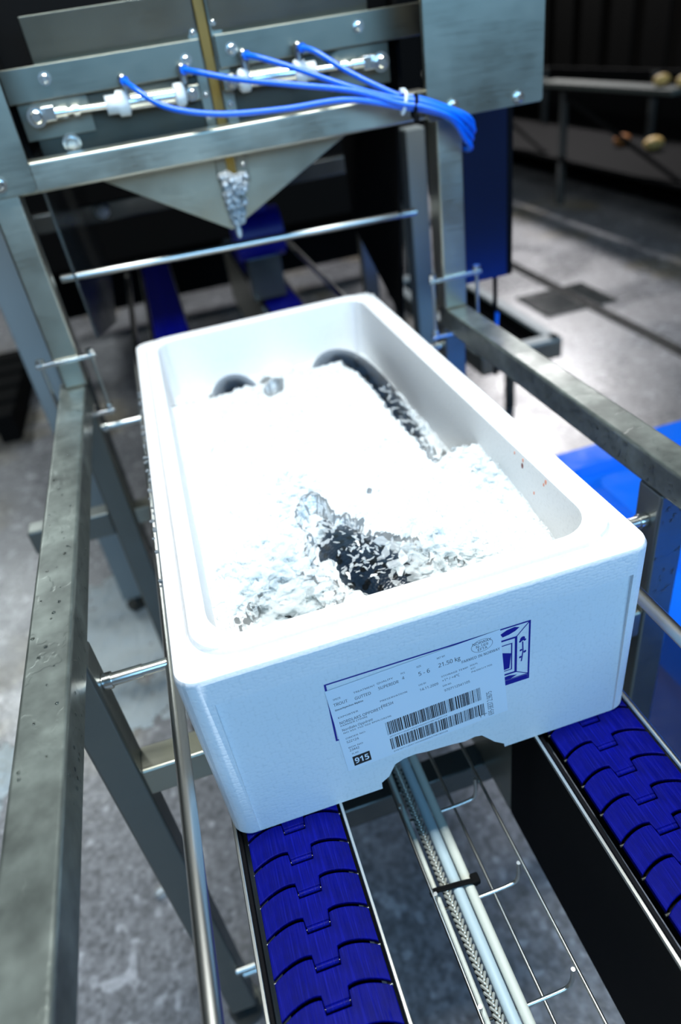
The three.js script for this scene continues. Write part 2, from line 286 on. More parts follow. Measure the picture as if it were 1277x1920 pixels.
function labelMaterial() {
  const W = 2048, H = 1400, cv = document.createElement('canvas'); cv.width = W; cv.height = H; const c = cv.getContext('2d');
  c.fillStyle = '#e9eef4'; c.fillRect(0, 0, W, H); c.fillStyle = '#0a0c14'; c.textBaseline = 'alphabetic';
  // corners of the label in the photograph's label crop, used only to lay out the print in label space
  const q = [[92, 432], [1005, 130], [1042, 545], [215, 868]];
  const inv = (x, y) => { let u = 0.5, v = 0.5; for (let i = 0; i < 20; i++) { const f = (k) => (q[0][k] * (1 - u) + q[1][k] * u) * (1 - v) + (q[3][k] * (1 - u) + q[2][k] * u) * v, ux = (k) => (q[1][k] - q[0][k]) * (1 - v) + (q[2][k] - q[3][k]) * v, vx = (k) => (q[3][k] - q[0][k]) * (1 - u) + (q[2][k] - q[1][k]) * u; const ex = x - f(0), ey = y - f(1), D = ux(0) * vx(1) - vx(0) * ux(1); u += (ex * vx(1) - vx(0) * ey) / D; v += (ux(0) * ey - ex * ux(1)) / D; } return [u * W, v * H]; };
  const T = (s, x, y, h, w, bold) => { const [a, b] = inv(x, y); c.save(); c.translate(a, b); c.font = `${bold ? 'bold ' : ''}${h}px sans-serif`; const m = c.measureText(s).width; c.scale(w ? w / m : 0.85, 1); c.fillText(s, 0, 0); c.restore(); };
  const g = 34, n = 62, big = 84;
  T('SPECIE', 133, 478, g); T('TROUT', 137, 508, n); T('Oncorhynchus Mykiss', 143, 532, 36, 330, true);
  T('TREATMENT', 237, 444, g, 250); T('GUTTED', 244, 476, n); T('QUALITY', 356, 400, g, 190); T('SUPERIOR', 364, 428, n);
  T('PCS', 480, 352, g); T('4', 487, 377, n); T('SIZE', 562, 320, g); T('5 - 6', 572, 360, big);
  T('NET WT', 668, 278, g); T('21.50 kg', 676, 318, big); T('FARMED IN NORWAY', 798, 298, n - 6, 470);
  T('EXPORTER', 157, 571, g, 240); T('NORDLAKS OPPDRETT', 166, 603, n, 520); T('FRESH', 378, 521, n); T('PRESERVATION', 371, 490, g, 330);
  T('FARMER [7998]', 170, 615, g, 320); T('Nordlaks Oppdrett', 179, 640, n - 8, 370); T('NO 955 750 502 MVA/28296', 185, 654, g, 580);
  T('USE BY', 572, 410, g); T('14.11.2009', 578, 437, n - 8); T('STORAGE TEMP', 690, 368, g, 330); T('+1° / +4°C', 695, 391, n - 6);
  T('BOX/PL', 842, 312, g); T('6/27', 846, 328, g); T('P4/D01/1705', 849, 344, g, 260); T('EAN NO.', 698, 415, g); T('9707112541105', 706, 441, n - 8, 320);
  T('ORDER NO', 197, 684, g, 240); T('522124', 203, 706, n - 10); T('BOX NO', 212, 736, g, 180); T('23442', 219, 753, n - 10); T('PL NO', 231, 771, g);
  { const [a, b] = inv(232, 785), [e, f] = inv(335, 815); c.fillRect(a, b, e - a, 170); c.fillStyle = '#f3f6fa'; c.font = 'bold 138px sans-serif'; c.save(); c.translate(a + 16, b + 136); c.scale((e - a - 32) / c.measureText('915').width, 1); c.fillText('915', 0, 0); c.restore(); c.fillStyle = '#0a0c14'; }
  let s = 7; const rb_ = () => (s = (s * 16807) % 2147483647) / 2147483647;
  for (const [A, B, D] of [[[398, 600], [893, 405], [415, 668]], [[423, 690], [912, 497], [440, 750]]]) {
    const [x0, y0] = inv(...A), [x1] = inv(...B), [, y1] = inv(...D); let x = x0; const cell = (x1 - x0) / 280;
    while (x < x1) { const w = cell * (1 + Math.floor(rb_() * 3.4)); c.fillRect(x, y0, Math.min(w, x1 - x), y1 - y0); x += w + cell * (1 + Math.floor(rb_() * 2.6)); }
  }
  T('(01)97071125411053(3102)002150(15)091114', 424, 682, 30, 720); T('01870711254110590600062706180224', 446, 766, 30, 690);
  { const [a, b] = inv(968, 565); c.save(); c.translate(a, b); c.rotate(-Math.PI / 2); c.font = '62px sans-serif'; c.scale(430 / c.measureText('695-5837 2.9875').width, 1.5); c.fillText('695-5837 2.9875', 0, 0); c.restore(); }
  { const [a, b] = inv(893, 575); c.fillRect(a, b - 6, 95, 8); c.fillRect(a + 8, b - 6, 7, 42); c.fillRect(a + 58, b - 6, 7, 42); }
  { const [a, b] = inv(907, 208); c.lineWidth = 4; c.strokeStyle = '#0a0c14'; c.beginPath(); c.ellipse(a, b, 128, 92, 0, 0, 7); c.stroke(); c.textAlign = 'center'; c.font = '56px sans-serif'; c.fillText('NORWAY', a, b - 32); c.fillText('N-169', a, b + 22); c.fillText('EFTA', a, b + 72); c.textAlign = 'left'; }
  const t = new THREE.CanvasTexture(cv); t.colorSpace = THREE.SRGBColorSpace; t.anisotropy = 8;
  return std({ map: t, roughness: 0.5, side: THREE.DoubleSide });
}

// ---------------------------------------------------------------- trout and ice
const FISH = [   // axis points [x, y, z], largest half width, half height
  { label: 'large dark trout along the right wall of the box, flank showing beside the ice', pts: [[0.086, -0.098, -0.318], [0.104, -0.09, -0.24], [0.118, -0.094, -0.1], [0.117, -0.1, 0.06], [0.112, -0.11, 0.2]], w: 0.046, h: 0.055 },
  { label: 'trout at the left rear of the box with only its dark back above the ice', pts: [[-0.075, -0.096, -0.318], [-0.068, -0.083, -0.25], [-0.064, -0.092, -0.15], [-0.07, -0.115, -0.04], [-0.08, -0.125, 0.02]], w: 0.042, h: 0.046 },
  { label: 'blue black trout at the middle of the box front, bare back strewn with ice flakes', pts: [[0.038, -0.095, 0.325], [0.008, -0.086, 0.28], [-0.022, -0.083, 0.2], [-0.034, -0.084, 0.13], [-0.05, -0.108, 0.03]], w: 0.052, h: 0.05 },
  { label: 'greenish trout at the left front corner almost covered by glassy ice flakes', pts: [[-0.1, -0.092, 0.322], [-0.103, -0.084, 0.27], [-0.106, -0.088, 0.18], [-0.112, -0.11, 0.08], [-0.12, -0.12, 0.04]], w: 0.036, h: 0.042 },
];
const prof = (t) => Math.pow(Math.max(0, Math.sin(Math.PI * Math.pow(0.02 + 0.96 * t, 0.62))), 0.55) * (1 - 0.45 * t * t);
for (const f of FISH) f.curve = new THREE.CatmullRomCurve3(f.pts.map((p) => V(...p)));
function fishTop(f, x, z) {                  // height of the fish's skin above (x, z), or -1
  let best = -1; const c = f.samples ??= f.curve.getPoints(40);
  let k = 0, d = 9; c.forEach((p, i) => { const e = Math.abs(p.z - z) + Math.abs(p.x - x) * 0.4; if (e < d) { d = e; k = i; } });
  const p = c[k], r = prof(k / 40), dx = (x - p.x) / (f.w * r + 1e-6); if (Math.abs(p.z - z) > 0.02 || Math.abs(dx) >= 1) return -1;
  return p.y + f.h * r * Math.sqrt(1 - dx * dx);
}
const tFish = texture(512, 1, (u, v) => {     // u round the body (0.25 = back), v along it
  const a = Math.abs(((u - 0.25 + 1.5) % 1) - 0.5) * 2, sc = worley(u * 90, v * 90, 90, 131)[0], spots = worley(u * 26, v * 26, 26, 137)[0], n = fbm(u * 8, v * 8, 8, 8, 139);
  const k = step(0.4, 0.8, a + 0.2 * (n - 0.5)), sp = step(0.3, 0.22, spots) * (1 - 0.6 * k), e = 0.75 + 0.35 * (1 - sc);
  const back = [0.07, 0.13, 0.19], side = [0.5, 0.52, 0.5]; return [0, 1, 2].map((i) => (back[i] * (1 - k) + side[i] * k) * e * (1 - 0.75 * sp));
}, true);
M.fish = std({ map: tFish, roughness: 0.28, clearcoat: 0.5, clearcoatRoughness: 0.15, bumpMap: texture(512, 1, (u, v) => 1 - worley(u * 90, v * 90, 90, 131)[0]), bumpScale: 0.0004 });
M.fin = std({ color: L(0.05, 0.06, 0.07), roughness: 0.4, side: THREE.DoubleSide });
for (const f of FISH) {
  const n = 40, m = 28, pos = [], uv = [], idx = [], F = f.curve.computeFrenetFrames(n);
  for (let i = 0; i <= n; i++) { const t = i / n, p = f.curve.getPoint(t), T = f.curve.getTangent(t), S = V(0, 1, 0).cross(T).normalize(), r = prof(t); for (let j = 0; j <= m; j++) { const a = j / m * 2 * Math.PI, q = p.clone().addScaledVector(S, Math.cos(a) * f.w * r); q.y += Math.sin(a) * f.h * r; pos.push(q.x, q.y, q.z); uv.push(j / m, t); } }
  for (let i = 0; i < n; i++) for (let j = 0; j < m; j++) { const a = i * (m + 1) + j, b = a + 1, c = a + m + 1, d = c + 1; idx.push(a, b, c, b, d, c); }
  const g = new THREE.BufferGeometry(); g.setAttribute('position', new THREE.Float32BufferAttribute(pos, 3)); g.setAttribute('uv', new THREE.Float32BufferAttribute(uv, 2)); g.setIndex(idx); g.computeVertexNormals();
  const e = f.curve.getPoint(0.5), t = thing('trout', f.label, 'fish', [e.x, e.y - f.h, e.z]);
  part(t, 'body', g, M.fish, true);
  const tp = f.curve.getPoint(1), tt = f.curve.getTangent(1), h = f.curve.getPoint(0.07), hs = V(0, 1, 0).cross(f.curve.getTangent(0.07)).normalize();
  part(t, 'tail_fin', prism([[-0.012, -0.008], [0.022, -0.03], [0.016, 0], [0.022, 0.03], [-0.012, 0.008]], 0.003, 0.001).translate(0, 0, -0.0015).rotateY(Math.atan2(-tt.z, tt.x)).translate(tp.x, tp.y, tp.z), M.fin);
  for (const s of [-1, 1]) part(t, 'eye', new THREE.SphereGeometry(0.006, 12, 10).translate(h.x + hs.x * s * f.w * prof(0.07) * 0.94, h.y + 0.008, h.z + hs.z * s * f.w * prof(0.07) * 0.94), M.black);
  const df = f.curve.getPoint(0.55), dt = f.curve.getTangent(0.55), dh = f.h * prof(0.55);
  part(t, 'dorsal_fin', prism([[-0.025, -0.004], [-0.012, 0.008], [0.016, 0.004], [0.022, -0.004]], 0.003, 0.001).translate(0, 0, -0.0015).rotateZ(-0.2).rotateY(Math.atan2(-dt.z, dt.x)).translate(df.x, df.y + dh - 0.009, df.z), M.fin);
}
// where the skin is bare: [x, z, radius x, radius z, turn, strength]
const BARE = [
  [-0.043, 0.165, 0.018, 0.034, 0.1, 1.05], [-0.034, 0.22, 0.032, 0.05, 0.2, 1.15], [-0.006, 0.265, 0.05, 0.055, 0.5, 1.25], [0.026, 0.312, 0.062, 0.034, 0, 1.2], [-0.03, 0.3, 0.03, 0.055, 0.3, 1.1],
  [-0.02, -0.16, 0.014, 0.03, 0.3, 0.8], [-0.094, 0.28, 0.03, 0.04, 0, 0.86], [-0.12, 0.295, 0.032, 0.032, 0, 0.7],
];
function bare(x, z) {
  let b = 0;
  for (const [cx, cz, rx, rz, a, s] of BARE) { const dx = x - cx, dz = z - cz, u = (dx * Math.cos(a) + dz * Math.sin(a)) / rx, w = (-dx * Math.sin(a) + dz * Math.cos(a)) / rz; b = Math.max(b, s * (1 - step(0.55, 1.15, Math.hypot(u, w)))); }
  const ax = 0.104 + 0.014 * step(-0.24, -0.1, z);                                  // ridge of the right hand trout
  b = Math.max(b, 1.1 * step(ax - 0.018, ax - 0.002, x) * step(-0.31, -0.25, z) * (1 - 0.42 * step(-0.03, 0.06, z)) * (1 - step(0.09, 0.13, z)));
  b = Math.max(b, 0.68 * step(0.03, 0.05, x) * step(-0.19, -0.23, z), 1.0 * step(0.03, 0.05, x) * step(-0.245, -0.265, z));
  b = Math.max(b, step(0.0, -0.03, x) * (0.7 * step(-0.17, -0.22, z) + 0.35 * step(-0.045, -0.06, x) * step(-0.2, -0.235, z)));
  return b;
}
const N2 = (x, z, f, s) => fbm((x + 1) * f, (z + 1) * f, 4096, 4096, s, 3) - 0.5;
function iceHeight(x, z) {
  let h = -0.036 + 0.012 * Math.exp(-((x + 0.02) ** 2 / 0.012 + (z - 0.0) ** 2 / 0.05));
  h -= 0.043 * step(-0.17, -0.345, z); h -= 0.012 * step(0.1, 0.165, x) * step(0.1, 0.3, z); h -= 0.008 * step(0.26, 0.34, z);
  h -= 0.009 * Math.exp(-((x + 0.005) ** 2 / 0.006 + (z - 0.23) ** 2 / 0.016));
  h += 0.012 * N2(x, z, 26, 1) + 0.006 * N2(x, z, 90, 2) + 0.004 * N2(x, z, 260, 3);
  const b = bare(x, z), e = step(z > 0.1 ? 0.18 : 0.3, z > 0.1 ? 0.8 : 0.62, b + 0.6 * N2(x, z, 110, 5));
  let skin = -1; for (const f of FISH) skin = Math.max(skin, fishTop(f, x, z));
  if (skin > -1) h = Math.max(h, skin + 0.0028 + 0.008 * N2(x, z, 130, 6));
  if (e > 0) h = h * (1 - e) + e * Math.min(h, Math.max(skin - 0.008, (z < 0 || x > 0.085 && z < 0.14 ? -0.085 : -0.052) + 0.012 * N2(x, z, 70, 8)));
  return Math.max(h, -0.15);
}
{
  const nx = 150, nz = 310, pos = [], idx = [];
  for (let j = 0; j <= nz; j++) for (let i = 0; i <= nx; i++) {
    let u = i / nx * 2 - 1, w = j / nz * 2 - 1, x = u * 0.167, z = w * 0.347; const r = 0.033, qx = Math.abs(x) - (0.167 - r), qz = Math.abs(z) - (0.347 - r);
    if (qx > 0 && qz > 0) { const d = Math.hypot(qx, qz); if (d > r) { x = Math.sign(x) * (0.167 - r + qx * r / d); z = Math.sign(z) * (0.347 - r + qz * r / d); } }
    const y = iceHeight(x, z), s = 1 + 0.0072 * y / 0.155 / 0.16; pos.push(x * (1 + 0.045 * (y / 0.155)), y, z * (1 + 0.02 * (y / 0.155)));
  }
  for (let j = 0; j < nz; j++) for (let i = 0; i < nx; i++) { const a = j * (nx + 1) + i, b = a + 1, c = a + nx + 1, d = c + 1; idx.push(a, c, b, b, c, d); }
  const g = new THREE.BufferGeometry(); g.setAttribute('position', new THREE.Float32BufferAttribute(pos, 3)); g.setIndex(idx); g.computeVertexNormals();
  const o = mesh('crushed_ice', boxUV(g), M.ice); o.geometry.translate(0, 0.15, 0); o.position.y = FY - 0.15; o.userData = { label: 'heap of white crushed ice filling the polystyrene box', category: 'ice', kind: 'stuff' }; scene.add(o);
  // loose flakes lying on the heap, one instanced object
  const flake = (k) => { const n = 5 + k, o = []; for (let i = 0; i < n; i++) { const a = (i + rr(-0.3, 0.3)) / n * 6.283, q = rr(0.6, 1.1); o.push([Math.cos(a) * q, Math.sin(a) * q * 0.75]); } return prism(o, 0.16, 0.03).translate(0, 0, -0.08).rotateX(-Math.PI / 2); };
  const place = [];
  const put = (n, fx, fz, size, lift = 0, tilt = 0.5) => { for (let i = 0; i < n; i++) { const x = fx(), z = fz(); if (Math.abs(x) > 0.158 || Math.abs(z) > 0.336) continue; if (n > 600 && bare(x, z) > 0.3 && rnd() < 0.85) continue; let y = iceHeight(x, z); for (const f of FISH) y = Math.max(y, fishTop(f, x, z)); place.push([x, y + lift, z, size(), rr(-tilt, tilt), rr(0, 6.28), rr(-tilt, tilt)]); } };
  const bell = () => (rnd() + rnd() + rnd() - 1.5) / 1.5;
  put(650, () => rr(-0.155, 0.155), () => rr(-0.33, 0.33), () => rr(0.001, 0.003), 0.0002, 0.3);
  put(330, () => -0.1 + bell() * 0.07, () => 0.25 + bell() * 0.1, () => rr(0.003, 0.0085), 0.0015, 0.55);
  put(34, () => -0.1 + bell() * 0.05, () => 0.27 + bell() * 0.07, () => rr(0.008, 0.014), 0.003, 0.4);
  put(200, () => 0.05 + bell() * 0.07, () => 0.28 + bell() * 0.06, () => rr(0.002, 0.007), 0.001, 0.6);
  put(170, () => -0.02 + bell() * 0.06, () => 0.24 + bell() * 0.1, () => rr(0.001, 0.0035), 0.0008, 0.6);
  put(16, () => 0.03 + bell() * 0.06, () => 0.26 + bell() * 0.07, () => rr(0.007, 0.013), 0.003, 0.7);
  put(90, () => -0.05 + bell() * 0.035, () => 0.15 + bell() * 0.1, () => rr(0.002, 0.007), 0.001, 0.6);
  put(80, () => 0.135 + bell() * 0.03, () => 0.02 + bell() * 0.2, () => rr(0.002, 0.0065), 0.001, 0.6);
  put(120, () => 0.15 + bell() * 0.02, () => 0.17 + bell() * 0.07, () => rr(0.002, 0.006), 0.001, 0.6);
  const variants = [flake(0), flake(1), flake(2)].map(clean); const D = new THREE.Object3D(); const grp = new THREE.Group(); grp.name = 'ice_flakes';
  const geo = mergeGeometries([variants[0], variants[1].clone().translate(1.3, 0.15, 0.5)]);
  const im = new THREE.InstancedMesh(geo, M.flake, place.length); im.name = 'ice_flakes';
  place.forEach(([x, y, z, s, a, b, c], i) => { D.position.set(x, y + FY, z); D.rotation.set(a, b, c); D.scale.setScalar(s); D.updateMatrix(); im.setMatrixAt(i, D.matrix); });
  im.userData = { label: 'clear loose ice flakes strewn over the crushed ice and trout', category: 'ice', kind: 'stuff' }; im.castShadow = im.receiveShadow = true; scene.add(im);
  // crumbs frozen to the outer left edge of the rim
  const crumb = new THREE.IcosahedronGeometry(1, 1), cr = new THREE.InstancedMesh(crumb, M.ice, 46);
  for (let i = 0; i < 46; i++) { const right = i > 38; D.position.set(right ? rr(0.19, 0.2) : -0.2 + rr(-0.003, 0.0005), FY + rr(-0.006, 0.001), right ? rr(-0.38, -0.2) : rr(-0.2, 0.25)); D.rotation.set(rr(0, 6), rr(0, 6), 0); D.scale.set(rr(0.001, 0.0028), rr(0.001, 0.002), rr(0.001, 0.003)); D.updateMatrix(); cr.setMatrixAt(i, D.matrix); }
  cr.name = 'ice_crumbs'; cr.userData = { label: 'tiny ice crumbs along the outer edges of the box rim', category: 'ice', kind: 'stuff' }; scene.add(cr);
}

// ---------------------------------------------------------------- twin chain conveyors
const PITCH = 0.0293, HW = 0.0425, YB = -0.2074;
const gap = (x) => { const a = Math.abs(x); const arc = 12 * Math.max(0, a - 0.016) ** 2 + (a < 0.016 ? 0.9 * Math.pow((0.016 - a) / 0.0055, 2) * 0.0012 : 0); return a < 0.0098 ? 0.0116 : arc; };
const linkShape = () => { const xs = []; for (let i = 0; i <= 26; i++) xs.push(-HW + i / 26 * 2 * HW); const TE = 0.0028, ext = [...xs.filter((x) => Math.abs(x) > 0.0108), -0.0106, -0.0097, 0.0097, 0.0106].sort((a, b) => a - b); const g = 0.0015; return [...ext.map((x) => [x, gap(x) + g]), ...ext.slice().reverse().map((x) => [x, gap(x) + PITCH - g - (Math.abs(x) < 0.0098 ? TE : 0)])]; };
const linkGeo = boxUV(clean(prism(linkShape(), 0.0048, 0.0007).rotateX(Math.PI / 2).translate(0, 0, 0)));   // top at y = 0, z towards the camera
const hingeGeo = boxUV(clean(cyl([-0.0092, -0.0031, 0.0086 + PITCH], [0.0092, -0.0031, 0.0086 + PITCH], 0.0028, 14)));
const pinGeo = boxUV(clean(cyl([-0.0432, -0.0055, 0.0075], [0.0432, -0.0055, 0.0075], 0.0012, 8)));
for (const [cx, z0, side] of [[-0.1462, 0.405, 'left'], [0.155, 0.4, 'right']]) {
  const t = thing('conveyor_belt', side === 'left' ? 'blue jointed chain belt under the left side of the fish box' : 'blue jointed chain belt under the right side of the fish box', 'conveyor belt', [cx, YB - 0.006, 0]);
  for (let k = -76; k <= 14; k++) {
    const l = new THREE.Mesh(linkGeo, M.belt); l.name = 'link'; l.position.set(0, 0.006, z0 + k * PITCH); l.castShadow = l.receiveShadow = true; t.add(l);
    const h = new THREE.Mesh(hingeGeo, M.belt); h.name = 'hinge'; h.castShadow = h.receiveShadow = true; l.add(h);
    const p = new THREE.Mesh(pinGeo, M.darkSteel); p.name = 'pin'; p.castShadow = p.receiveShadow = true; l.add(p);
  }
  const tr = thing('conveyor_track', side === 'left' ? 'steel and black track carrying the left blue belt' : 'steel and black track carrying the right blue belt', 'conveyor', [cx, -0.42, 0]);
  const xl = side === 'left' ? -0.1985 : 0.0995, xr = side === 'left' ? -0.0995 : 0.2005, zA = -1.85, zB = 0.9;
  part(tr, 'black_bed', [bx(cx - 0.036, cx + 0.036, -0.24, -0.2182, zA, zB)], M.black);
  part(tr, 'side_plate', bx(xl - 0.001, xl + 0.001, -0.41, -0.2105, 0.33, zB), side === 'left' ? M.steel : M.black);
  part(tr, 'side_plate', bx(xl - 0.001, xl + 0.001, -0.41, -0.2105, zA, 0.329), M.steel);
  part(tr, 'side_plate', bx(xr - 0.001, xr + 0.001, -0.41, -0.2105, zA, zB), side === 'left' ? M.black : M.steel);
  part(tr, 'edge_strip', rb(xl - 0.0017, xl + 0.0017, -0.2115, -0.2075, zA, zB, 0.0008), M.rod);
  if (side === 'left') part(tr, 'edge_strip', rb(xr - 0.0016, xr + 0.0016, -0.2115, -0.2075, zA, zB, 0.0008), M.rod);
  else part(tr, 'edge_strip', [cyl([0.2025, -0.2085, zA], [0.2025, -0.2085, zB], 0.0032, 14)], M.rod);
  part(tr, 'wear_strip', rb(cx - 0.0515, cx - 0.0475, -0.222, -0.2128, zA, zB, 0.001), M.black);
  for (const z of [-1.1, -0.4, 0.12, 0.8]) part(tr, 'cross_bar', bx(xl, xr, -0.36, -0.33, z, z + 0.03), M.darkSteel);
}

// ---------------------------------------------------------------- wire cable tray and cables between the belts
{
  const t = thing('cable_tray', 'steel wire cable tray hanging between the two blue belts', 'cable tray', [0.007, -0.338, 0.3]);
  for (const [x, y] of [[-0.0385, -0.303], [-0.012, -0.3385], [0.0235, -0.3385], [0.0538, -0.303]]) part(t, 'long_wire', cyl([x, y, -0.9], [x, y, 0.85], 0.0016, 10), M.rod);
  for (let k = -8; k <= 4; k++) {
    const z = 0.4387 + k * 0.0972; part(t, 'cross_wire', [tube([[-0.0362, -0.3, z], [-0.0362, -0.325, z], [-0.0335, -0.3335, z], [-0.026, -0.336, z], [0.04, -0.336, z], [0.0468, -0.3335, z], [0.0495, -0.325, z], [0.0495, -0.3, z]], 0.0019, 48, 10), cyl([-0.0362, -0.3005, z], [-0.0362, -0.2998, z], 0.0019, 10), cyl([0.0495, -0.3005, z], [0.0495, -0.2998, z], 0.0019, 10)], M.rod);
  }
  const run = (x, y, r, m, name, label) => single(name, tube([[x, y, -0.9], [x + 0.001, y - 0.001, -0.2], [x, y + 0.0005, 0.3], [x - 0.0005, y, 0.55], [x, y, 0.85]], r, 60, 14), m, label, 'cable', [x, y - r, 0.3]);
  run(-0.0105, -0.3235, 0.0056, M.cableBlue, 'cable', 'pale blue plastic tube lying in the middle of the wire tray');
  run(0.0012, -0.3245, 0.005, M.cable, 'cable', 'cream white cable at the right side of the tray bundle');
  run(-0.0316, -0.327, 0.0028, M.cable, 'cable', 'thin white cable at the left side of the wire tray');
  // braided hose: a core and two woven rows of strands
  const b = thing('braided_hose', 'silver braided hose running along the left of the tray bundle', 'hose', [-0.0222, -0.329, 0.3]), bx0 = -0.0222, by = -0.3225;
  part(b, 'core', cyl([bx0, by, -0.9], [bx0, by, 0.85], 0.0042, 12), M.black);
  const strands = []; const sg = new THREE.CapsuleGeometry(0.00145, 0.0062, 3, 6);
  for (let z = 0.24; z < 0.86; z += 0.0058) for (const s of [-1, 1]) strands.push(sg.clone().rotateX(Math.PI / 2).rotateY(s * -0.55).rotateZ(s * -0.35).translate(bx0 + s * 0.0019, by + 0.0037, z + (s > 0 ? 0.0029 : 0)));
  const st = part(b, 'braid', strands, M.braid); st.userData.kind = 'stuff';
  const tie = thing('cable_tie', 'black cable tie holding the cables in the wire tray', 'cable tie', [-0.01, -0.325, 0.43]);
  part(tie, 'strap', [tube([[-0.0375, -0.322, 0.427], [-0.0345, -0.317, 0.427], [-0.022, -0.3165, 0.428], [-0.008, -0.3165, 0.429], [0.003, -0.3175, 0.43], [0.0085, -0.321, 0.43], [0.009, -0.33, 0.43]], 0.0016, 40, 8).scale(1, 1, 1), tube([[-0.0375, -0.322, 0.4295], [-0.0345, -0.317, 0.4295], [-0.022, -0.3163, 0.4305], [-0.008, -0.3163, 0.4315], [0.003, -0.3175, 0.4325], [0.0085, -0.321, 0.4325]], 0.0015, 40, 8)], M.blackDull);
  part(tie, 'head', rb(0.004, 0.0125, -0.324, -0.317, 0.424, 0.434, 0.0015), M.blackDull);
}

// ---------------------------------------------------------------- conveyor frame: rails, legs, crosspieces
{
  const t = thing('conveyor_stand', 'square tube steel stand with wet rails on both sides of the fish box', 'stand', [0, -FY, 0]);
  const tubeBox = (...a) => rb(...a, 0.004, 3);
  part(t, 'rail', tubeBox(-0.325, -0.285, -0.0625, -0.0225, -0.345, 0.95), M.wet, false, 'wet left hand rail');
  { const g = tubeBox(0.3, 0.3385, -0.0635, -0.0265, -0.325, 0.95), p = g.attributes.position; for (let i = 0; i < p.count; i++) p.setY(i, p.getY(i) + 0.011 * p.getZ(i)); g.computeVertexNormals(); part(t, 'rail', g, M.wet, false, 'wet right hand rail'); }
  for (const [x0, x1] of [[-0.3235, -0.285], [0.3015, 0.34]]) {
    part(t, 'leg', tubeBox(x0, x1, -0.82, -0.062, 0.221, 0.259), M.leg);
    part(t, 'leg', tubeBox(x0, x1, -0.82, -0.065, -0.348, -0.31), M.leg);
    for (const z of [0.24, -0.329]) part(t, 'foot', [cyl([(x0 + x1) / 2, -FY, z], [(x0 + x1) / 2, -FY + 0.012, z], 0.028, 20), cyl([(x0 + x1) / 2, -FY + 0.01, z], [(x0 + x1) / 2, -0.81, z], 0.009, 14)], M.darkSteel);
  }
  part(t, 'crosspiece', tubeBox(-0.287, 0.303, -0.4505, -0.4105, -0.348, -0.31), M.leg);
  part(t, 'crosspiece', tubeBox(-0.287, -0.2, -0.2675, -0.2265, 0.222, 0.257), M.steel);
  part(t, 'crosspiece', tubeBox(0.2, 0.303, -0.2675, -0.2265, 0.222, 0.257), M.steel);
  part(t, 'crosspiece', tubeBox(-0.2, 0.2, -0.455, -0.415, 0.222, 0.257), M.darkSteel);
  part(t, 'crosspiece', tubeBox(-0.46, -0.323, -0.297, -0.25, -0.346, -0.312), M.leg);
  for (const p of [[-0.276, -0.69, 0.262], [-0.268, -0.7, 0.264]]) part(t, 'bolt', cyl([p[0] - 0.012, p[1], p[2]], [p[0] + 0.016, p[1], p[2]], 0.0055, 6), M.rod);
  const drops = [], sg = new THREE.SphereGeometry(1, 10, 8);
  for (let i = 0; i < 170; i++) { const r = rr(0.0007, 0.0021); drops.push(sg.clone().scale(r * 0.45, r * rr(0.9, 1.4), r).translate(0.2999, -0.046 + rr(-0.013, 0.012) + 0.003, rr(-0.05, 0.34))); }
  for (let i = 0; i < 70; i++) { const r = rr(0.0006, 0.0018); drops.push(sg.clone().scale(r * 0.5, r * rr(0.9, 1.6), r).translate(-0.285, -0.043 + rr(-0.014, 0.012), rr(0.05, 0.42))); }
  for (let i = 0; i < 40; i++) { const r = rr(0.0007, 0.002); drops.push(sg.clone().scale(r, r * 0.5, r).translate(rr(-0.32, -0.29), -0.0225, rr(-0.25, 0.4))); }
  for (let i = 0; i < 26; i++) { const r = rr(0.0008, 0.0022); drops.push(sg.clone().scale(r, r * 1.3, r * 0.5).translate(rr(0.304, 0.336), rr(-0.2, -0.07), 0.259)); }
  part(t, 'water_drops', drops, M.water).userData.kind = 'stuff';
}
// guide rods beside the box
for (const [x, y, label] of [[-0.2185, -0.106, 'round steel guide rod between the box and the left rail'], [0.2275, -0.106, 'round steel guide rod between the box and the right rail']]) {
  const s = Math.sign(x), t = thing('guide_rail', label, 'guide rail', [x, y - 0.006, 0.24]);
  part(t, 'rod', cyl([x, y, -1.25], [x, y, 0.95], 0.0068, 18), M.rod);
  for (const z of [0.24, -0.329]) {
    part(t, 'bracket', [cyl([x + s * 0.004, y + 0.002, z], [s < 0 ? -0.285 : 0.3015, y + 0.002, z], 0.0058, 16), cyl([x + s * 0.028, y + 0.002, z], [s < 0 ? -0.285 : 0.3015, y + 0.002, z], 0.0066, 16)], M.rod);
    part(t, 'collar', cyl([s < 0 ? -0.276 : 0.2925, y + 0.002, z], [s < 0 ? -0.284 : 0.3005, y + 0.002, z], 0.0085, 18), M.bright);
  }
}

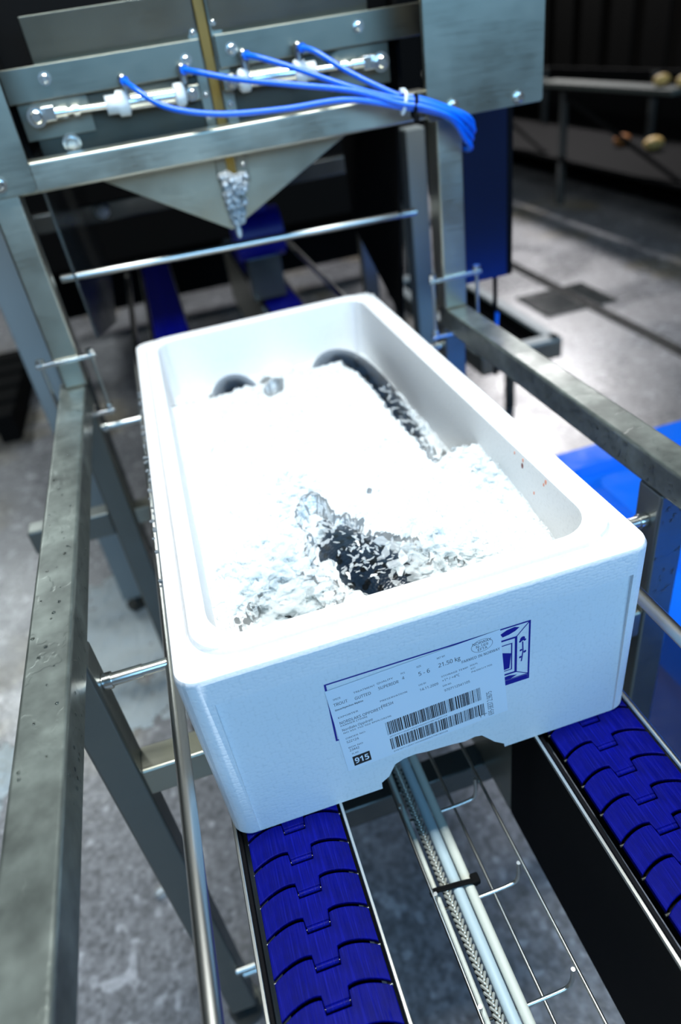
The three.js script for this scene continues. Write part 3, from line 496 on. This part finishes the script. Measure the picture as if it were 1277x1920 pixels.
// ---------------------------------------------------------------- ice dosing machine over the rear of the box
{
  const t = thing('machine_stand', 'grey steel upright stand of the ice machine over the rear of the box', 'stand', [0, -0.02, -0.33]);
  const tb = (...a) => rb(...a, 0.004, 3);
  part(t, 'post', tb(-0.3175, -0.2785, 0.024, 0.62, -0.348, -0.31), M.steel);
  part(t, 'post', tb(0.296, 0.337, 0.02, 0.62, -0.331, -0.29), M.steel);
  part(t, 'stub', tb(-0.3155, -0.2805, -0.0225, 0.026, -0.346, -0.312), M.steel);
  part(t, 'stub', tb(0.298, 0.337, -0.03, 0.022, -0.329, -0.2915), M.steel);
  part(t, 'beam', tb(-0.2785, 0.2965, 0.246, 0.2835, -0.348, -0.31), M.steel);
  part(t, 'corner_plate', roundPlate(-0.42, -0.2535, 0.249, 0.62, 0.006, -0.309, 0.004), M.sheet);
  part(t, 'corner_plate', roundPlate(0.2825, 0.459, 0.2345 + 0.011, 0.62, 0.005, -0.289, 0.004), M.sheet);
  for (const p of [[-0.297, 0.265, -0.305]]) part(t, 'bolt', bolt(p, [0, 0, 1], 0.0068), M.bright);
  for (const p of [[0.3205, 0.2605, -0.285], [0.4205, 0.2555, -0.285]]) part(t, 'bolt', bolt(p, [0, 0, 1], 0.006), M.bright);
  part(t, 'rear_post', tb(-0.462, -0.402, -0.82, 0.62, -0.84, -0.8), M.painted);
  part(t, 'rear_post', tb(0.362, 0.4, -0.82, 0.2, -0.64, -0.6), M.painted);
  for (const [x, z] of [[-0.432, -0.82], [0.381, -0.62]]) part(t, 'foot', [cyl([x, -FY, z], [x, -FY + 0.012, z], 0.03, 20), cyl([x, -FY + 0.01, z], [x, -0.81, z], 0.01, 14)], M.darkSteel);
  part(t, 'crosspiece', tb(-0.404, 0.364, -0.47, -0.43, -0.64, -0.6), M.steel);
  part(t, 'side_beam', tb(-0.455, -0.41, 0.45, 0.49, -0.8, -0.33), M.steel);
  part(t, 'tie_rod', cyl([-0.2825, 0.1045, -0.45], [0.3163, 0.0925, -0.45], 0.0062, 16), M.rod);
}
for (const [x0, x1, z, label] of [[-0.3175, -0.2785, -0.31, 'threaded steel clamp joining the left post to its rail'], [0.296, 0.337, -0.29, 'threaded steel clamp joining the right post to its rail']]) {
  const t = thing('frame_clamp', label, 'clamp', [(x0 + x1) / 2, -0.07, z]);
  for (const y of [0.022, -0.07]) part(t, 'bar', rb(x0 - 0.024, x1 + 0.024, y - 0.003, y + 0.003, z - 0.004, z + 0.004, 0.001), M.bright);
  for (const x of [x0 - 0.017, x1 + 0.017]) { part(t, 'threaded_rod', cyl([x, -0.076, z - 0.001], [x, 0.031, z - 0.001], 0.003, 12), M.rod); for (const y of [0.0285, -0.0635]) part(t, 'nut', cyl([x, y - 0.003, z - 0.001], [x, y + 0.0035, z - 0.001], 0.0062, 6), M.bright); }
}
{ // hopper: two gates meeting at a yellow seal, mitred bottom
  const t = thing('ice_hopper', 'grey steel ice hopper with two gates and a pointed bottom', 'hopper', [0, 0.13, -0.42]);
  const gate = (o) => prism(o, 0.006, 0.0008).translate(0, 0, -0.406);
  part(t, 'gate', gate([[-0.242, 0.26], [0.0075, 0.26], [0.0075, 0.36], [-0.242, 0.36]]), M.gate, false, 'left gate plate with the shade under the flange in its dark colour');
  part(t, 'gate', gate([[0.0125, 0.26], [0.262, 0.26], [0.262, 0.36], [0.0125, 0.36]]), M.gate, false, 'right gate plate with the shade under the flange in its dark colour');
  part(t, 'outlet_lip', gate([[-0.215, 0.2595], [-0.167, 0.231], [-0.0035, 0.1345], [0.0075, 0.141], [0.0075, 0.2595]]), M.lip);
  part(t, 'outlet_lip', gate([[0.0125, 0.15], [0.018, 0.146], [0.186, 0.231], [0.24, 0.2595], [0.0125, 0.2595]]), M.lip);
  part(t, 'seal_strip', bx(0.0055, 0.0185, 0.205, 0.62, -0.41, -0.398), M.strip, false, 'mustard yellow rubber seal strip');
  part(t, 'seal_holder', [rb(-0.0105, 0.0035, 0.2, 0.62, -0.402, -0.396, 0.001), rb(0.0205, 0.037, 0.198, 0.62, -0.402, -0.396, 0.001)], M.sheet);
  const ang = (x0, x1, y0, y1) => [rb(x0, x1, y0, y1, -0.392, -0.386, 0.0015), rb(x0, x1, y1 - 0.006, y1, -0.42, -0.387, 0.0015)];
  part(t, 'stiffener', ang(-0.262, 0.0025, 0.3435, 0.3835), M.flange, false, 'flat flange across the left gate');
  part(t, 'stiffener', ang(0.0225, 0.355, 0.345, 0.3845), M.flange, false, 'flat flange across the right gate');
  const lean = (x0, x1, y0, y1) => { const g = rb(x0, x1, y0, y1, -0.402, -0.398, 0.001), p = g.attributes.position; for (let i = 0; i < p.count; i++) p.setZ(i, p.getZ(i) - (p.getY(i) - 0.38) * -0.22); g.computeVertexNormals(); return g; };
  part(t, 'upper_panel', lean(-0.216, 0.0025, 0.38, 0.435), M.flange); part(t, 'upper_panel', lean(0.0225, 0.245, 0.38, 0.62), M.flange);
  for (const p of [[-0.207, 0.3675, -0.386], [-0.021, 0.3615, -0.386], [0.043, 0.366, -0.386], [0.2255, 0.3675, -0.386]]) part(t, 'bolt', bolt(p, [0, 0, 1], 0.0056), M.bright);
  for (const p of [[-0.0035, 0.414, -0.396], [-0.0035, 0.391, -0.396], [0.026, 0.399, -0.396], [0.029, 0.302, -0.396], [-0.0055, 0.292, -0.396], [-0.003, 0.318, -0.396], [0.03, 0.2235, -0.396], [-0.0048, 0.2115, -0.396]]) part(t, 'rivet', [cyl([p[0], p[1], p[2] - 0.002], [p[0], p[1], p[2] + 0.002], 0.0042, 14), new THREE.SphereGeometry(0.003, 12, 8).translate(p[0], p[1], p[2] + 0.002)], M.bright);
  // side skirts of the hopper; rear hull and left skirt lengthened to shade the belts
  part(t, 'rear_shade_hull', [bx(-0.262, 0.29, 0.3, 0.62, -0.45, -0.44), bx(-0.26, 0.3, 0.24, 0.62, -1.3, -1.28), bx(-0.265, -0.258, 0.28, 0.62, -1.3, -0.41), bx(0.288, 0.294, 0.28, 0.62, -1.3, -0.41), bx(-0.26, 0.29, 0.6, 0.62, -1.29, -0.6)], M.blackDull);
  part(t, 'side_skirt', prism([[0, 0.28], [0.88, 0.28], [0.86, -0.08], [0.5, -0.12], [0.04, 0.0]], 0.004).rotateY(Math.PI / 2).translate(-0.262, 0, -0.415), M.darkSteel);
  part(t, 'side_skirt', prism([[0, 0.28], [0.36, 0.28], [0.33, 0.02], [0.06, -0.1]], 0.004).rotateY(Math.PI / 2).translate(0.284, 0, -0.415), M.blackDull);
}
{ // ice jammed in the outlet
  const bits = []; for (let i = 0; i < 170; i++) { const k = rnd(), s = rr(0.003, 0.0085) * (1 - 0.35 * k); bits.push(new THREE.IcosahedronGeometry(1, 1).scale(s * rr(0.7, 1.2), s * rr(0.7, 1.2), s * 0.8).rotateX(rr(0, 3)).rotateZ(rr(0, 3)).translate(0.0125 + rr(-0.02, 0.02) * (1 - 0.6 * k) - 0.007 * k, 0.214 - 0.07 * k, -0.393 + rr(-0.004, 0.008))); }
  bits.push(new THREE.IcosahedronGeometry(1, 1).scale(0.005, 0.011, 0.005).translate(0.0035, 0.132, -0.396));
  const o = single('ice_plug', bits, M.ice, 'lump of white ice hanging from the hopper outlet', 'ice', [0.01, 0.13, -0.4]); o.userData.kind = 'stuff';
}
// pneumatic cylinders that pull the gates open
for (const [x0, x1, y0, y1, label] of [[-0.236, -0.0125, 0.329, 0.3235, 'left pneumatic cylinder under the flange of the left gate'], [0.2525, 0.0205, 0.3235, 0.3285, 'right pneumatic cylinder under the flange of the right gate']]) {
  const z = -0.372, t = thing('pneumatic_cylinder', label, 'cylinder', [(x0 + x1) / 2, 0.31, z]), at = (k, dz = 0) => [x0 + (x1 - x0) * k, y0 + (y1 - y0) * k, z + dz], s = Math.sign(x1 - x0);
  part(t, 'barrel', cyl(at(0.56), at(0.88), 0.0105, 24), M.bright);
  part(t, 'end_cap', [lathe([[0, 0], [0.0115, 0], [0.0115, 0.014], [0.0155, 0.016], [0.0155, 0.029], [0.011, 0.031], [0, 0.031]], at(0.43), at(0.6))], M.white);
  part(t, 'end_cap', [lathe([[0, 0], [0.0135, 0], [0.0145, 0.004], [0.0145, 0.012], [0.0105, 0.016], [0, 0.016]], at(0.84), at(1))], M.white);
  part(t, 'piston_rod', cyl(at(0.2), at(0.45), 0.0045, 14), M.bright);
  part(t, 'lock_nut', [cyl(at(0.235), at(0.262), 0.0088, 6), cyl(at(0.262), at(0.272), 0.0075, 16)], M.bright);
  part(t, 'rod_clevis', [cyl(at(0.1), at(0.2), 0.0078, 18), rb(...[x0 - 0.004, x0 + s * 0.03].sort((a, b) => a - b), y0 - 0.009, y0 + 0.009, z - 0.008, z - 0.004, 0.002), rb(...[x0 - 0.004, x0 + s * 0.03].sort((a, b) => a - b), y0 - 0.009, y0 + 0.009, z + 0.004, z + 0.008, 0.002)], M.bright);
  part(t, 'clevis_bolt', bolt([x0 + s * 0.006, y0 - 0.001, z + 0.01], [0, 0, 1], 0.0085), M.bright);
  part(t, 'mounting_lug', [rb(...[x1 - s * 0.018, x1].sort((a, b) => a - b), y1 - 0.009, y1 + 0.01, z - 0.02, z + 0.004, 0.002)], M.sheet);
  part(t, 'lug_bolt', bolt([x1 - s * 0.012, y1, z + 0.004], [0, 0, 1], 0.006), M.bright);
  const pl = prism([[0, -0.03], [0, 0.02], [0.006, 0.0265], [0.062, 0.0285], [0.092, 0.012], [0.092, -0.03]].map(([a, b]) => [x0 - s * 0.018 + s * a, y0 + b]), 0.004, 0.0006); pl.translate(0, 0, -0.399);
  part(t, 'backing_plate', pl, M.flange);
  if (s > 0) part(t, 'plate_bolt', bolt([-0.199, 0.289, -0.394], [0, 0, 1], 0.0085), M.bright);
}
// elbow fittings and blue air hoses
const tieAt = [0.2425, 0.2765, -0.272];
const ends = [[0.3365, 0.236, -0.258], [0.339, 0.228, -0.26], [0.3365, 0.219, -0.262], [0.3345, 0.2085, -0.262]];
[
  [[-0.1085, 0.351, -0.352], [[-0.1, 0.343, -0.335], [-0.07, 0.319, -0.315], [-0.01, 0.301, -0.3], [0.08, 0.293, -0.288], [0.17, 0.2905, -0.28]], 'blue air hose from the left end of the left cylinder, lowest of the four', 0],
  [[-0.029, 0.352, -0.352], [[-0.015, 0.348, -0.34], [0.03, 0.334, -0.32], [0.1, 0.318, -0.298], [0.18, 0.299, -0.283]], 'blue air hose from the inner end of the left cylinder, second from the left', 1],
  [[0.0565, 0.3565, -0.352], [[0.068, 0.353, -0.34], [0.11, 0.335, -0.318], [0.17, 0.307, -0.29], [0.21, 0.291, -0.278]], 'blue air hose from the inner end of the right cylinder, third from the left', 2],
  [[0.1335, 0.3545, -0.352], [[0.146, 0.349, -0.338], [0.175, 0.326, -0.315], [0.21, 0.302, -0.29]], 'blue air hose from the outer end of the right cylinder, rightmost of the four', 3],
].forEach(([a, mid, label, k]) => {
  const o = [[0.003, -0.006, 0.0045], [-0.002, -0.001, 0.0075], [0.001, 0.0035, 0.0035], [0, 0.0075, -0.002]][k], P = (x, y, z) => [x + o[0], y + o[1], z + o[2]];
  const e = ends[3 - k] ; single('air_hose', [tube([a, ...mid, P(...tieAt), P(0.263, 0.2715, -0.265), P(0.3, 0.2555, -0.256), [e[0] - 0.008, e[1] + 0.012, e[2] + 0.002], [e[0] + 0.004, e[1], e[2] - 0.006], [0.3445, e[1] - 0.008, -0.29], [0.346, e[1] - 0.006, -0.345]], 0.0037, 90, 12)], M.hose, label, 'hose', a);
  const t = thing('hose_fitting', ['elbow fitting at the left end of the left cylinder', 'elbow fitting at the inner end of the left cylinder', 'elbow fitting at the inner end of the right cylinder', 'elbow fitting at the outer end of the right cylinder'][k], 'fitting', [a[0], 0.335, -0.368]);
  part(t, 'elbow', [cyl([a[0] - 0.002, 0.336, -0.369], [a[0] - 0.002, a[1] + 0.002, -0.369], 0.0055, 6), cyl([a[0] - 0.002, a[1] - 0.001, -0.372], [a[0] - 0.001, a[1], -0.358], 0.0052, 14), new THREE.SphereGeometry(0.0056, 14, 10).translate(a[0] - 0.002, a[1] + 0.003, -0.369)], M.rod);
  part(t, 'push_collar', cyl([a[0] - 0.0008, a[1], -0.358], [a[0] + 0.0006, a[1], -0.3505], 0.0056, 16), M.hose);
});
for (const [d, m, label] of [[0, M.white, 'clear white cable tie round the four blue hoses'], [0.0125, M.blackDull, 'black cable tie round the four blue hoses']]) {
  const t = thing('cable_tie', label, 'cable tie', [tieAt[0] + d, tieAt[1] - 0.012, tieAt[2]]), q = [tieAt[0] + d + 0.001, tieAt[1] - d * 0.4, tieAt[2] + 0.002 + d * 0.5];
  part(t, 'strap', new THREE.TorusGeometry(0.0118, 0.0019, 8, 28).scale(0.62, 1.12, 1.3).rotateY(Math.PI / 2).rotateZ(-0.25).translate(...q), m);
  part(t, 'head', rb(q[0] - 0.004, q[0] + 0.003, d ? q[1] - 0.019 : q[1] + 0.011, d ? q[1] - 0.009 : q[1] + 0.017, q[2] + (d ? 0.004 : -0.004), q[2] + (d ? 0.009 : 0.003), 0.001), m);
}
{ // glossy panel behind the right post; its navy tint stands in for reflected blue
  const t = thing('side_panel', 'glossy steel panel hanging behind the right post, tinted dark blue for reflections', 'panel', [0.44, -0.045, -0.43]);
  part(t, 'sheet', rb(0.394, 0.478, -0.045, 0.5, -0.435, -0.43, 0.001), M.navy); part(t, 'edge', rb(0.478, 0.489, -0.045, 0.5, -0.5, -0.43, 0.002), M.black);
  part(t, 'hanger', rb(0.452, 0.459, -0.24, -0.045, -0.436, -0.43, 0.001), M.black);
  single('blue_strap', tube([[0.4555, -0.11, -0.425], [0.453, -0.135, -0.423], [0.452, -0.16, -0.421]], 0.004, 12, 10), M.hose, 'short bright blue hose end below the dark panel', 'hose', [0.453, -0.16, -0.42]);
}

// ---------------------------------------------------------------- blue tubs to the right
function tub(x0, x1, z0, z1, top, label) {
  const t = thing('plastic_tub', label, 'tub', [(x0 + x1) / 2, -FY, (z0 + z1) / 2]);
  part(t, 'body', loft([ring((x1 - x0) / 2 - 0.05, (z1 - z0) / 2 - 0.05, 0.04, -FY + 0.06), ring((x1 - x0) / 2 - 0.02, (z1 - z0) / 2 - 0.02, 0.05, top - 0.09)].map((r) => r.map(([x, y, z]) => [x + (x0 + x1) / 2, y, z + (z0 + z1) / 2])), true, true), M.tub);
  const cx = (x0 + x1) / 2, cz = (z0 + z1) / 2, w = (x1 - x0) / 2, d = (z1 - z0) / 2, R = (a, y, r) => ring(w - a, d - a, r, y).map(([x, yy, z]) => [x + cx, yy, z + cz]);
  part(t, 'lid', creased(loft([R(0.012, top - 0.095, 0.05), R(0.0, top - 0.085, 0.06), R(0.0, top - 0.012, 0.06), R(0.012, top, 0.055), R(0.075, top, 0.04), R(0.085, top - 0.02, 0.035), R(0.105, top - 0.02, 0.03), R(0.12, top - 0.002, 0.03), R(0.3, top - 0.001, 0.02)], true, true), 0.5), M.tub);
  for (const [x, z] of [[x0 + 0.12, z0 + 0.12], [x1 - 0.12, z0 + 0.12], [x0 + 0.12, z1 - 0.12], [x1 - 0.12, z1 - 0.12]]) part(t, 'foot', rb(x - 0.05, x + 0.05, -FY, -FY + 0.065, z - 0.05, z + 0.05, 0.01), M.tub);
}
tub(0.44, 1.45, -0.345, 0.75, -0.4, 'large blue plastic tub with a lid beyond the right rail');

// ---------------------------------------------------------------- floor fittings and far equipment
{
  const t = thing('slot_drain', 'long narrow steel slot drain along the grey floor', 'drain', [1.73, -FY, -2.4]);
  part(t, 'edge', [rb(1.7, 1.718, -FY, -FY + 0.006, -6, -0.6, 0.002)], M.darkSteel); part(t, 'edge', [rb(1.742, 1.76, -FY, -FY + 0.006, -6, -0.6, 0.002)], M.darkSteel); part(t, 'slot', bx(1.718, 1.742, -FY, -FY + 0.002, -6, -0.6), M.black);
  const g = thing('floor_grate', 'square steel grate set in the floor beside the slot drain', 'grate', [1.62, -FY, -2.18]);
  part(g, 'frame', [rb(1.5, 1.7, -FY, -FY + 0.008, -2.34, -2.325, 0.002), rb(1.5, 1.7, -FY, -FY + 0.008, -2.045, -2.03, 0.002), rb(1.5, 1.515, -FY, -FY + 0.008, -2.34, -2.03, 0.002), rb(1.76, 1.86, -FY, -FY + 0.008, -2.34, -2.325, 0.002), rb(1.76, 1.86, -FY, -FY + 0.008, -2.045, -2.03, 0.002), rb(1.845, 1.86, -FY, -FY + 0.008, -2.34, -2.03, 0.002)], M.darkSteel);
  for (let i = 0; i < 10; i++) part(g, 'bar', [rb(1.515, 1.7, -FY + 0.001, -FY + 0.0075, -2.315 + i * 0.028, -2.302 + i * 0.028, 0.002), rb(1.76, 1.845, -FY + 0.001, -FY + 0.0075, -2.315 + i * 0.028, -2.302 + i * 0.028, 0.002)], M.darkSteel);
  const s = thing('steel_trough', 'low open steel trough with a folded rim behind the right rail', 'trough', [0.93, -FY, -1.35]);
  const x0 = 0.72, x1 = 0.985, z0 = -1.95, z1 = -1.06, top = -0.5;
  part(s, 'rim', [rb(x0, x1, top - 0.012, top, z1 - 0.045, z1, 0.003), rb(x1 - 0.035, x1, top - 0.012, top, z0, z1, 0.003), rb(x0, x1, top - 0.012, top, z0, z0 + 0.045, 0.003), rb(x0, x0 + 0.035, top - 0.012, top, z0, z1, 0.003)], M.painted);
  part(s, 'front_panel', bx(x0, x1, top - 0.06, top - 0.01, z1 - 0.004, z1), M.steel); part(s, 'side_panel', [bx(x1 - 0.004, x1, top - 0.06, top - 0.01, z0, z1)], M.darkSteel); part(s, 'side_panel', bx(x0, x0 + 0.004, top - 0.06, top - 0.01, z0, z1), M.darkSteel);
  part(s, 'rear_panel', bx(x0, x1, top - 0.06, top - 0.01, z0, z0 + 0.004), M.darkSteel); part(s, 'bottom', bx(x0, x1, top - 0.064, top - 0.06, z0, z1), M.black);
  for (const x of [x0 + 0.03, x1 - 0.03]) for (const z of [z0 + 0.04, z1 - 0.28]) part(s, 'leg', rb(x - 0.015, x + 0.015, -FY, top - 0.064, z - 0.015, z + 0.015, 0.003), M.darkSteel);
}
{ // long table conveyor across the aisle
  const t = thing('long_table', 'long pale topped steel table with braced legs across the dark aisle', 'table', [2.95, -FY, -4]);
  const x0 = 2.55, top = -0.13;
  part(t, 'tabletop', [rb(x0, 2.68, top - 0.05, top - 0.03, -9, -1.6, 0.004)], M.blackDull);
  for (let k = 0; k < 5; k++) part(t, 'edge_panel', rb(x0 - 0.02, x0 + 0.1, top - 0.03, top, -8.2 + k * 1.4, -6.9 + k * 1.4, 0.01), M.tableEdge);
  for (let k = 0; k < 5; k++) { const z = -8 + k * 1.4; for (const x of [x0 + 0.04, 3.24]) part(t, 'leg', rb(x - 0.02, x + 0.02, -FY, top - 0.04, z - 0.02, z + 0.02, 0.004), M.darkSteel); if (k < 4) part(t, 'brace', cyl([x0 + 0.04, top - 0.08, z], [x0 + 0.04, -FY + 0.3, z + 1.2], 0.015, 10), M.blackDull); }
  part(t, 'lower_shelf', bx(x0, 3.3, -FY + 0.28, -FY + 0.3, -9, -1.6), M.blackDull);
  part(t, 'added_rear_skirt', bx(3.28, 3.3, -FY, top - 0.04, -9, -1.6), M.blackDull);  // black skirt and shelf added to keep the space under the table dark
  for (let k = 0; k < 16; k++) single('hanging_strip', rb(3.7, 3.715, -FY, 2.0, -8.4 + k * 0.42, -8.12 + k * 0.42, 0.004), M.wallDark, 'dark hanging plastic strip behind the long table', 'strip curtain', [3.7, -FY, -8.26 + k * 0.42], 'dark plastic strips behind the long table');
  const lump = (x, y, z, s, m, label) => single('shell_lump', new THREE.IcosahedronGeometry(1, 2).scale(s * 1.3, s * 0.8, s).translate(x, y + s * 0.8, z), m, label, 'scrap', [x, y, z]);
  lump(2.6, top, -2.88, 0.035, M.yellow, 'left yellow lump of the pair on the long table edge'); lump(2.6, top, -2.7, 0.036, M.yellow, 'right yellow lump of the pair on the long table edge');
  lump(3.02, -FY + 0.3, -3.45, 0.05, M.yellow, 'pale yellow lump on the shelf under the long table'); lump(3.0, -FY + 0.3, -3.75, 0.045, M.orange, 'dull orange lump on the shelf under the long table');
}
{ // dark machinery behind the hopper
  const t = thing('machine_cabinet', 'black machine cabinet in the shadow behind the ice hopper', 'cabinet', [-0.1, -FY, -2.9]);
  part(t, 'housing', rb(-0.72, 1.15, -0.35, 1.6, -3.3, -2.5, 0.02), M.blackDull); for (const x of [-0.66, 0.2, 1.05]) part(t, 'leg', rb(x - 0.03, x + 0.03, -FY, -0.35, -2.6, -2.54, 0.004), M.darkSteel);
  part(t, 'skirt', bx(-0.72, 1.15, -FY + 0.1, -0.35, -3.3, -3.28), M.blackDull);
  const tb = thing('drive_motor', 'saturated blue motor housing glimpsed under the hopper tip', 'motor', [0.12, -0.17, -1.15]);
  part(tb, 'housing', cyl([0.07, -0.04, -1.12], [0.19, -0.04, -1.12], 0.06, 24), M.blue); part(tb, 'terminal_box', rb(0.1, 0.16, 0.015, 0.05, -1.15, -1.08, 0.006), M.blue); part(tb, 'mount', rb(0.085, 0.175, -0.2, -0.09, -1.15, -1.09, 0.004), M.darkSteel);
  for (const [x, y, z, sx, sy, m, label] of [[-0.22, 0.1, -1.0, 0.016, 0.014, M.white, 'round white cap in the dark under the left of the hopper']]) single('round_cap', [new THREE.SphereGeometry(1, 16, 12).scale(sx, sy, 0.012).translate(x, y, z), cyl([x, y, z - 0.05], [x, y, z], 0.008, 10)], m, label, 'cap', [x, y, z]);
  const rail = thing('cross_rail', 'dark steel rail crossing the shadow under the hopper', 'rail', [0, 0.08, -1.05]);
  part(rail, 'bar', rb(-0.42, 0.42, 0.07, 0.11, -1.08, -1.05, 0.004), M.darkSteel);
  for (const x of [-0.4, 0.4]) part(rail, 'post', rb(x - 0.02, x + 0.02, -FY, 0.07, -1.08, -1.05, 0.004), M.darkSteel);
}
{ // left background
  const t = thing('partition', 'tall black panel added to keep the left background dark', 'partition', [-2.9, -FY, -5.2]);
  part(t, 'panel', rb(-5, -0.8, -FY + 0.04, 1.5, -5.24, -5.2, 0.005), M.blackDull); for (const x of [-4.6, -2.8, -0.9]) part(t, 'post', rb(x - 0.03, x + 0.03, -FY, 1.55, -5.27, -5.18, 0.005), M.darkSteel);  // black panel added to darken the background beyond the left post
  const p = thing('added_pallet', 'low black pallet added over the dark band of floor at the far left', 'pallet', [-1.25, -FY, -2.5]);
  for (let k = 0; k < 5; k++) part(p, 'deck_board', rb(-1.7, -0.86, -FY + 0.09, -FY + 0.12, -2.9 + k * 0.17, -2.77 + k * 0.17, 0.005), M.blackDull); for (const x of [-1.66, -1.28, -0.9]) part(p, 'runner', rb(x - 0.04, x + 0.04, -FY, -FY + 0.09, -2.9, -2.09, 0.005), M.blackDull);  // low black pallet shape added over a dark band of floor
}
function spill(cx, cz, rx, rz, s, label) {     // crushed ice spilled on the floor: only where the heap has height
  const n = 90, P = [], I = [], id = new Map();
  const H = (x, z) => { const q = Math.hypot((x - cx) / rx, (z - cz) / rz), k = 1 - q * q; return 0.014 * Math.min(1, k * 1.6) + 0.028 * N2(x + s, z, 14, 20 + s) + 0.012 * N2(x + s, z, 60, 24) + 0.006 * N2(x, z, 200, 26) - 0.004; };
  const at = (i, j) => { const k = i * 1000 + j; if (!id.has(k)) { const x = cx + rx * 1.25 * (i / n * 2 - 1), z = cz + rz * 1.25 * (j / n * 2 - 1); id.set(k, P.length / 3); P.push(x, -FY + Math.max(0.0004, H(x, z)), z); } return id.get(k); };
  for (let i = 0; i < n; i++) for (let j = 0; j < n; j++) { const x = cx + rx * 1.25 * ((i + 0.5) / n * 2 - 1), z = cz + rz * 1.25 * ((j + 0.5) / n * 2 - 1); if (H(x, z) > 0.0006) { const a = at(i, j), b = at(i + 1, j), c = at(i, j + 1), d = at(i + 1, j + 1); I.push(a, c, b, b, c, d); } }
  const g = new THREE.BufferGeometry(); g.setAttribute('position', new THREE.Float32BufferAttribute(P, 3)); g.setIndex(I); g.computeVertexNormals();
  single('spilled_ice', g, M.slush, label, 'ice', [cx, -FY, cz]).userData.kind = 'stuff';
}
spill(-0.43, -0.68, 0.24, 0.34, 1, 'patch of crushed ice spilled on the floor below the left rail');
spill(-0.8, -0.36, 0.1, 0.12, 4, 'small patch of spilled ice on the floor outside the left rail');
const chunk = (x, z, s, label) => single('ice_chunk', new THREE.IcosahedronGeometry(1, 1).scale(s * 1.2, s * 0.7, s).rotateY(x * 7).translate(x, -FY + s * 0.6, z), M.ice, label, 'ice', [x, -FY, z]);
chunk(-0.424, 0.012, 0.011, 'white ice chunk on the floor left of the front leg');
chunk(-0.19, -2.05, 0.05, 'blurred ice chunk on the dark floor behind the middle of the box');
chunk(-0.62, -1.75, 0.045, 'blurred ice chunk on the dark floor left of the box');
chunk(0.32, -1.9, 0.035, 'small ice chunk on the dark floor behind the right belt');

renderer.render(scene, camera);
